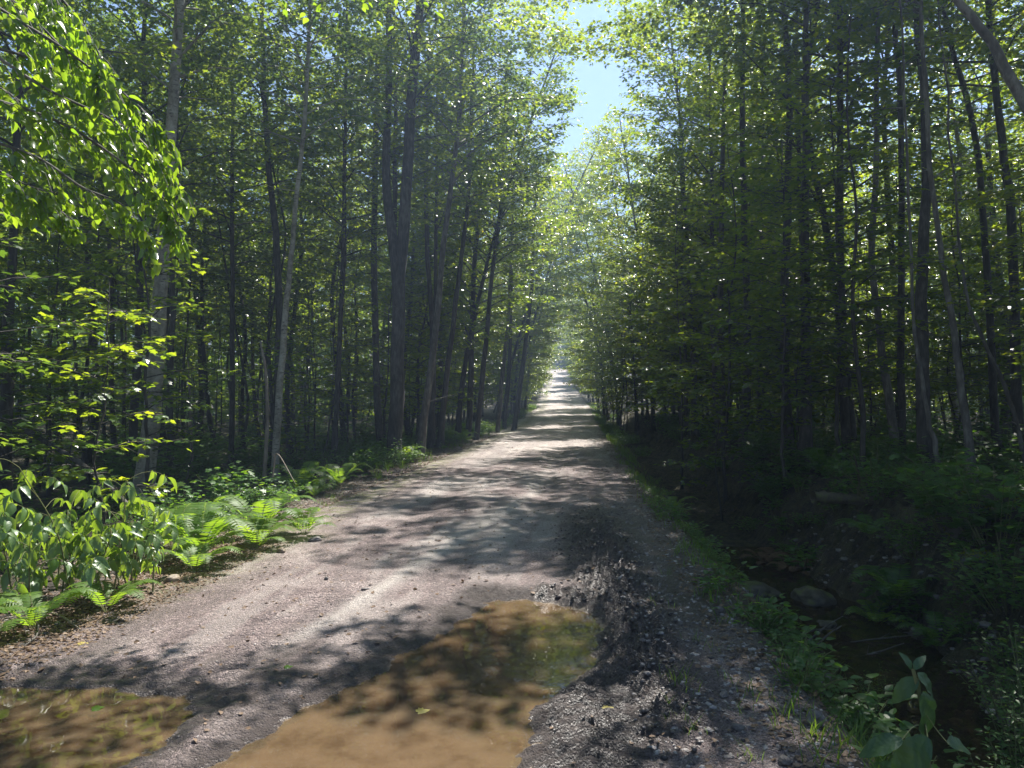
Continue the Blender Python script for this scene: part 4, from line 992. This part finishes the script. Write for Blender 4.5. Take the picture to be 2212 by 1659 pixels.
def gravel():
    g = Geo(); r = np.random.default_rng(94)
    def lay(n, ys, us, s0, s1, pw=1.6):
        y = ys[0] + (ys[1] - ys[0]) * r.random(n) ** pw; u = r.uniform(us[0], us[1], n); x = xc(y) + u
        p = pud(x, y) if True else 0; k = ((p > .04) | (y > 8)) & ~((np.abs(x - .36) < .24) & (y < 4.5)); x, y = x[k], y[k]
        lumps(g, x, y, s0 + (s1 - s0) * r.random(len(x)) ** 6, r, .55, .5)
    lay(9000, (1.8, 11), (1.75, 2.75), .004, .022); lay(5000, (1.8, 9), (1.1, 2.2), .003, .014)
    lay(5000, (3.6, 16), (-3.0, -2.2), .004, .020); lay(7000, (2, 15), (-2.6, 2.2), .0025, .010)
    lay(3500, (2.5, 13), (3.0, 5.6), .008, .06); lay(1500, (11, 40), (1.8, 2.8), .006, .03)
    return tag(ob("gravel", g.mesh("gravel", False), M['stone']), 'loose gravel on the shoulders of the track', kind='stuff')
gravel()
M['mud'] = stone_mat("wet_mud", [(.3, (.030, .024, .022)), (.8, (.085, .068, .062))])
M['mud'].node_tree.nodes['Principled BSDF'].inputs['Roughness'].default_value = .42
def clods():
    g = Geo(); r = np.random.default_rng(95)
    n = 26000; y = r.uniform(2.6, 12, n); x = r.uniform(-3.5, 1.8, n); u, p, mud, rut, tr = zones(x, y)
    k = (r.random(n) < np.clip(mud * 1.2 * (x > .3), 0, 1)) & (p > .03) & (tr < .3); x, y = x[k], y[k]
    lumps(g, x, y, .005 + .017 * r.random(len(x)) ** 2.4, r, .7, .55, .4)
    return tag(ob("mud_clods", g.mesh("mud_clods", True), M['mud']), 'dark wet clods of churned mud beside the puddle', kind='stuff')
clods()

# ------------------------------------------------------------------ stones, logs, twigs, moss
def stone(name, x, y, s, sc3, label, cat='stone', m='stone', seed=0, dz=0., group=None):
    r = np.random.default_rng(400 + seed); V, F = ICO
    import bmesh
    bm = bmesh.new(); bmesh.ops.create_icosphere(bm, subdivisions=4, radius=1.0)
    off = Vector(r.uniform(-50, 50, 3))
    for v in bm.verts:
        k = 1 + .30 * mnoise.noise(v.co * 1.1 + off) - .16 * abs(mnoise.noise(v.co * 2.3 + off)) + .08 * mnoise.noise(v.co * 4.1 + off) + .04 * mnoise.noise(v.co * 9 + off)
        v.co = Vector((v.co.x * sc3[0], v.co.y * sc3[1], v.co.z * sc3[2])) * (k * s)
    me = bpy.data.meshes.new(name); bm.to_mesh(me); bm.free()
    for p in me.polygons: p.use_smooth = True
    o = ob(name, me, M[m], None, (x, y, hz(x, y) + s * sc3[2] * .55 + dz)); o.rotation_euler = (0, 0, r.uniform(0, 3)); return tag(o, label, cat, group)
ST = [(1755, 1567, .048, (1, .9, .9), 'rounded grey stone resting on the gravel edge above the big dock leaves'),
      (1590, 1573, .027, (1.2, .8, .7), 'flat pale stone on the gravel left of the rounded one'),
      (1560, 1500, .028, (1.4, .8, .6), 'wedge shaped stone half buried in the right shoulder'),
      (1552, 1328, .034, (1, .8, .9), 'white stone where the weeds meet the mud'),
      (1690, 1645, .030, (1.3, .9, .7), 'tan stone at the bottom edge of the gravel shoulder'),
      (1900, 1640, .030, (1.3, .9, .7), 'grey stone at the bottom right among weeds'),
      (1690, 1430, .022, (1.1, .9, .7), 'small round stone near the grass strip'),
      (707, 1250, .022, (1, .9, .8), 'lone white pebble on the pale rut'),
      (790, 1272, .022, (1.6, .8, .5), 'flat white pebble in the middle of the track')]
for i, (px, py, s, q, lab) in enumerate(ST):
    Y = 1.6 * FPX / (py - HY); stone("stone", (px - CX) / FPX * Y, Y, s, q, lab, seed=i)
stone("stone", -3.0, 6.75, .06, (1.3, .8, .7), 'tan stone at the verge under the small drooping shrub', m='ochre', seed=20)
stone("stone", -2.42, 8.0, .05, (1.2, .8, .7), 'reddish stone at the foot of the roadside ferns', m='ochre', seed=21)
stone("stone", -2.22, 8.6, .06, (1.3, .8, .6), 'pale stone on the left gravel verge by the ferns', seed=22)
for i, (x, y, s, lab) in enumerate([(3.15, 9.9, .28, 'large dim rock in the ditch below the bank'), (3.75, 9.5, .25, 'second dim rock right of the large one in the ditch'), (2.85, 8.9, .14, 'small rock in the ditch nearest the weeds'),
                                    (3.9, 7.6, .15, 'flat pale rock at the water edge in the ditch'), (3.5, 8.5, .13, 'rock under the stick jam in the ditch')]):
    stone("rock", x, y, s, (1.2, .9, .6), lab, 'rock', 'stone' if i == 3 else 'mossy', 30 + i)
def log(name, P, r0, r1, label, m='moss_bark', stubs=0, seed=0):
    r = np.random.default_rng(500 + seed); P = np.asarray(P, float); base = P[0].copy()
    Q = curve(P - base, 30); Q += r.normal(0, r0 * .06, Q.shape); g = Geo(); tube(g, Q, np.linspace(r0, r1, 30) * (1 + .08 * r.normal(size=30)), 12)
    e = thing(name, base, label, 'log' if r0 > .03 else 'stick'); ob("stem", g.mesh("stem"), M[m], e)
    for k in range(stubs):
        g = Geo(); i = int(r.integers(5, 26)); d = norm(np.array([r.normal(), r.normal(), abs(r.normal()) + .3])); L = r.uniform(3, 12) * r0
        tube(g, curve([Q[i], Q[i] + d * L * .5, Q[i] + d * L + r.normal(0, .1 * L, 3)], 6), np.linspace(r0 * .35, r0 * .1, 6), 6); ob("side_branch", g.mesh("side_branch"), M[m], e)
    return e
log("fallen_log", [at(1755, 1072, 11.0), at(1900, 1080, 11.1), at(2070, 1078, 11.3)], .085, .065, 'mossy fallen log lying along the top of the ditch bank', stubs=3, seed=1)
log("fallen_log", [at(2085, 950, 15.5), at(2150, 962, 15), at(2240, 985, 14.2)], .13, .10, 'dark fallen log in the wood near the right edge', 'bark', 2, 2)
log("fallen_log", [at(60, 930, 11.5), at(190, 1010, 10.5), at(290, 1100, 9.7)], .04, .03, 'thin dead trunk slanting down in the dark behind the drooping shrub', 'bark', 1, 3)
def gz(px, py, dz=.015):
    Y = 1.6 * FPX / (py - HY); x = (px - CX) / FPX * Y; return np.array([x, Y, hz(x, Y) + dz])
log("fallen_stick", [gz(60, 1318), gz(130, 1332, .03), gz(180, 1360)], .010, .004, 'forked dead twig on the left verge', 'deadwood', 4, 4)
log("fallen_stick", [gz(90, 1350), gz(85, 1375), gz(60, 1400)], .007, .003, 'bent dark twig below the forked one on the verge', 'bark', 2, 5)
log("standing_snag", [at(572, 1035, 13.6), at(578, 900, 13.6), at(573, 800, 13.6), at(562, 738, 13.6)], .036, .018, 'thin dead leafless stem left of the slim birch', 'deadwood', 0, 6)['category'] = 'snag'
log("standing_snag", [at(416, 1010, 17), at(412, 900, 17), at(406, 780, 17)], .032, .016, 'thin pale dead pole right of the stout birch', 'deadwood', 3, 7)['category'] = 'snag'
log("fallen_stick", [at(590, 1030, 11), at(600, 980, 11), at(640, 1045, 10.5)], .012, .004, 'bare arching twig above the ferns', 'deadwood', 3, 8)
rs = np.random.default_rng(98)
for i in range(9):
    x0 = 2.9 + rs.uniform(0, 1.2); y0 = 7.9 + rs.uniform(-.4, .5); a = rs.uniform(-.5, .9); L = rs.uniform(.4, 1.1)
    z0 = hz(x0, y0) + .08 + .05 * rs.random()
    o = log("ditch_stick", [(x0, y0, z0), (x0 + L * .5 * math.cos(a), y0 + L * .5 * math.sin(a), z0 + .06), (x0 + L * math.cos(a), y0 + L * math.sin(a), z0 + rs.uniform(-.02, .18))], .012, .005, 'bare stick in the jam across the ditch', 'bark_grey', 1, 20 + i)
    o['group'] = 'sticks jammed across the ditch'
def mossy(x, y, s, q, label, seed):
    o = stone("mossy_rock", x, y, s, q, label, 'rock', 'mossy', seed); r = np.random.default_rng(seed)
    me = o.data; n = 2600; idx = r.integers(0, len(me.polygons), n); C_ = np.array([me.polygons[int(i)].center[:] for i in idx]); N_ = np.array([me.polygons[int(i)].normal[:] for i in idx])
    k = (N_[:, 2] + .6 * fbm(C_[:, 0] * 7, C_[:, 1] * 7, 2)) > .15; C_, N_ = C_[k], N_[k]
    g = Geo(); leaves(g, C_ + r.normal(0, .004, C_.shape), N_ + r.normal(0, .5, N_.shape), r.normal(0, 1, N_.shape), .022 * r.uniform(.6, 1.4, len(C_)), OV3)
    ob("moss", g.mesh("moss", False), M['moss'], o)
mossy(5.05, 8.55, .30, (.8, .9, 1.1), 'moss covered rock catching sun on the ditch bank at right', 45)
mossy(4.75, 7.8, .22, (1.1, .9, .9), 'lower mossy rock hanging over the ditch', 46)
mossy(5.5, 8.0, .26, (1.2, .9, .8), 'mossy rock nearest the right edge on the bank', 47)
def fallen_leaf(px, py, s, label, water=False, m='yellow'):
    Y = 1.6 * FPX / (py - HY); x = (px - CX) / FPX * Y; z = max(hz(x, Y), WATER_Z if water else -9) + .005
    g = Geo(); leaves(g, [(0, 0, 0)], [(.8, .5, .02)], [(.1, -.2, 1)], [s], MAPLE); o = ob("fallen_leaf", g.mesh("fallen_leaf", False), M[m], None, (x, Y, z)); tag(o, label, 'leaf')
fallen_leaf(905, 1522, .07, 'yellow leaf floating in the middle of the large puddle', True)
fallen_leaf(893, 1412, .05, 'yellowed leaf lying at the shore of the large puddle')
fallen_leaf(208, 1515, .06, 'green leaf floating in the left puddle', True, 'beech')
fallen_leaf(620, 1442, .05, 'green leaf on the mud between the puddles', False, 'beech')
fallen_leaf(1305, 1540, .06, 'pale leaf on the tyre tread marks', False)
fallen_leaf(176, 1387, .07, 'yellow green leaf on the left verge below the twigs', False)
print("objects", len(bpy.data.objects))

# ------------------------------------------------------------------ added bluish volume that imitates the lens flare veil
def flare_veil():
    g = Geo(); x0, x1, y0, y1, z0, z1 = -200., 215., -62., 425., -4., 62.
    V = [(x, y, z) for z in (z0, z1) for y in (y0, y1) for x in (x0, x1)]
    g.add(V, np.array([(0, 2, 3, 1), (4, 5, 7, 6), (0, 1, 5, 4), (2, 6, 7, 3), (0, 4, 6, 2), (1, 3, 7, 5)]))
    m, t = mat("veil_volume"); v = N(t, "ShaderNodeVolumePrincipled"); v.inputs['Color'].default_value = (.50, .68, 1, 1)
    v.inputs['Density'].default_value = VEIL_DENSITY; v.inputs['Anisotropy'].default_value = .55
    o = N(t, "ShaderNodeOutputMaterial"); t.links.new(v.outputs[0], o.inputs['Volume'])
    h = tag(ob("flare_veil", g.mesh("flare_veil", False), m), 'thin bluish volume added in place of the lens flare veil', kind='stuff'); h.display_type = 'WIRE'
VEIL_DENSITY = .0021
flare_veil()
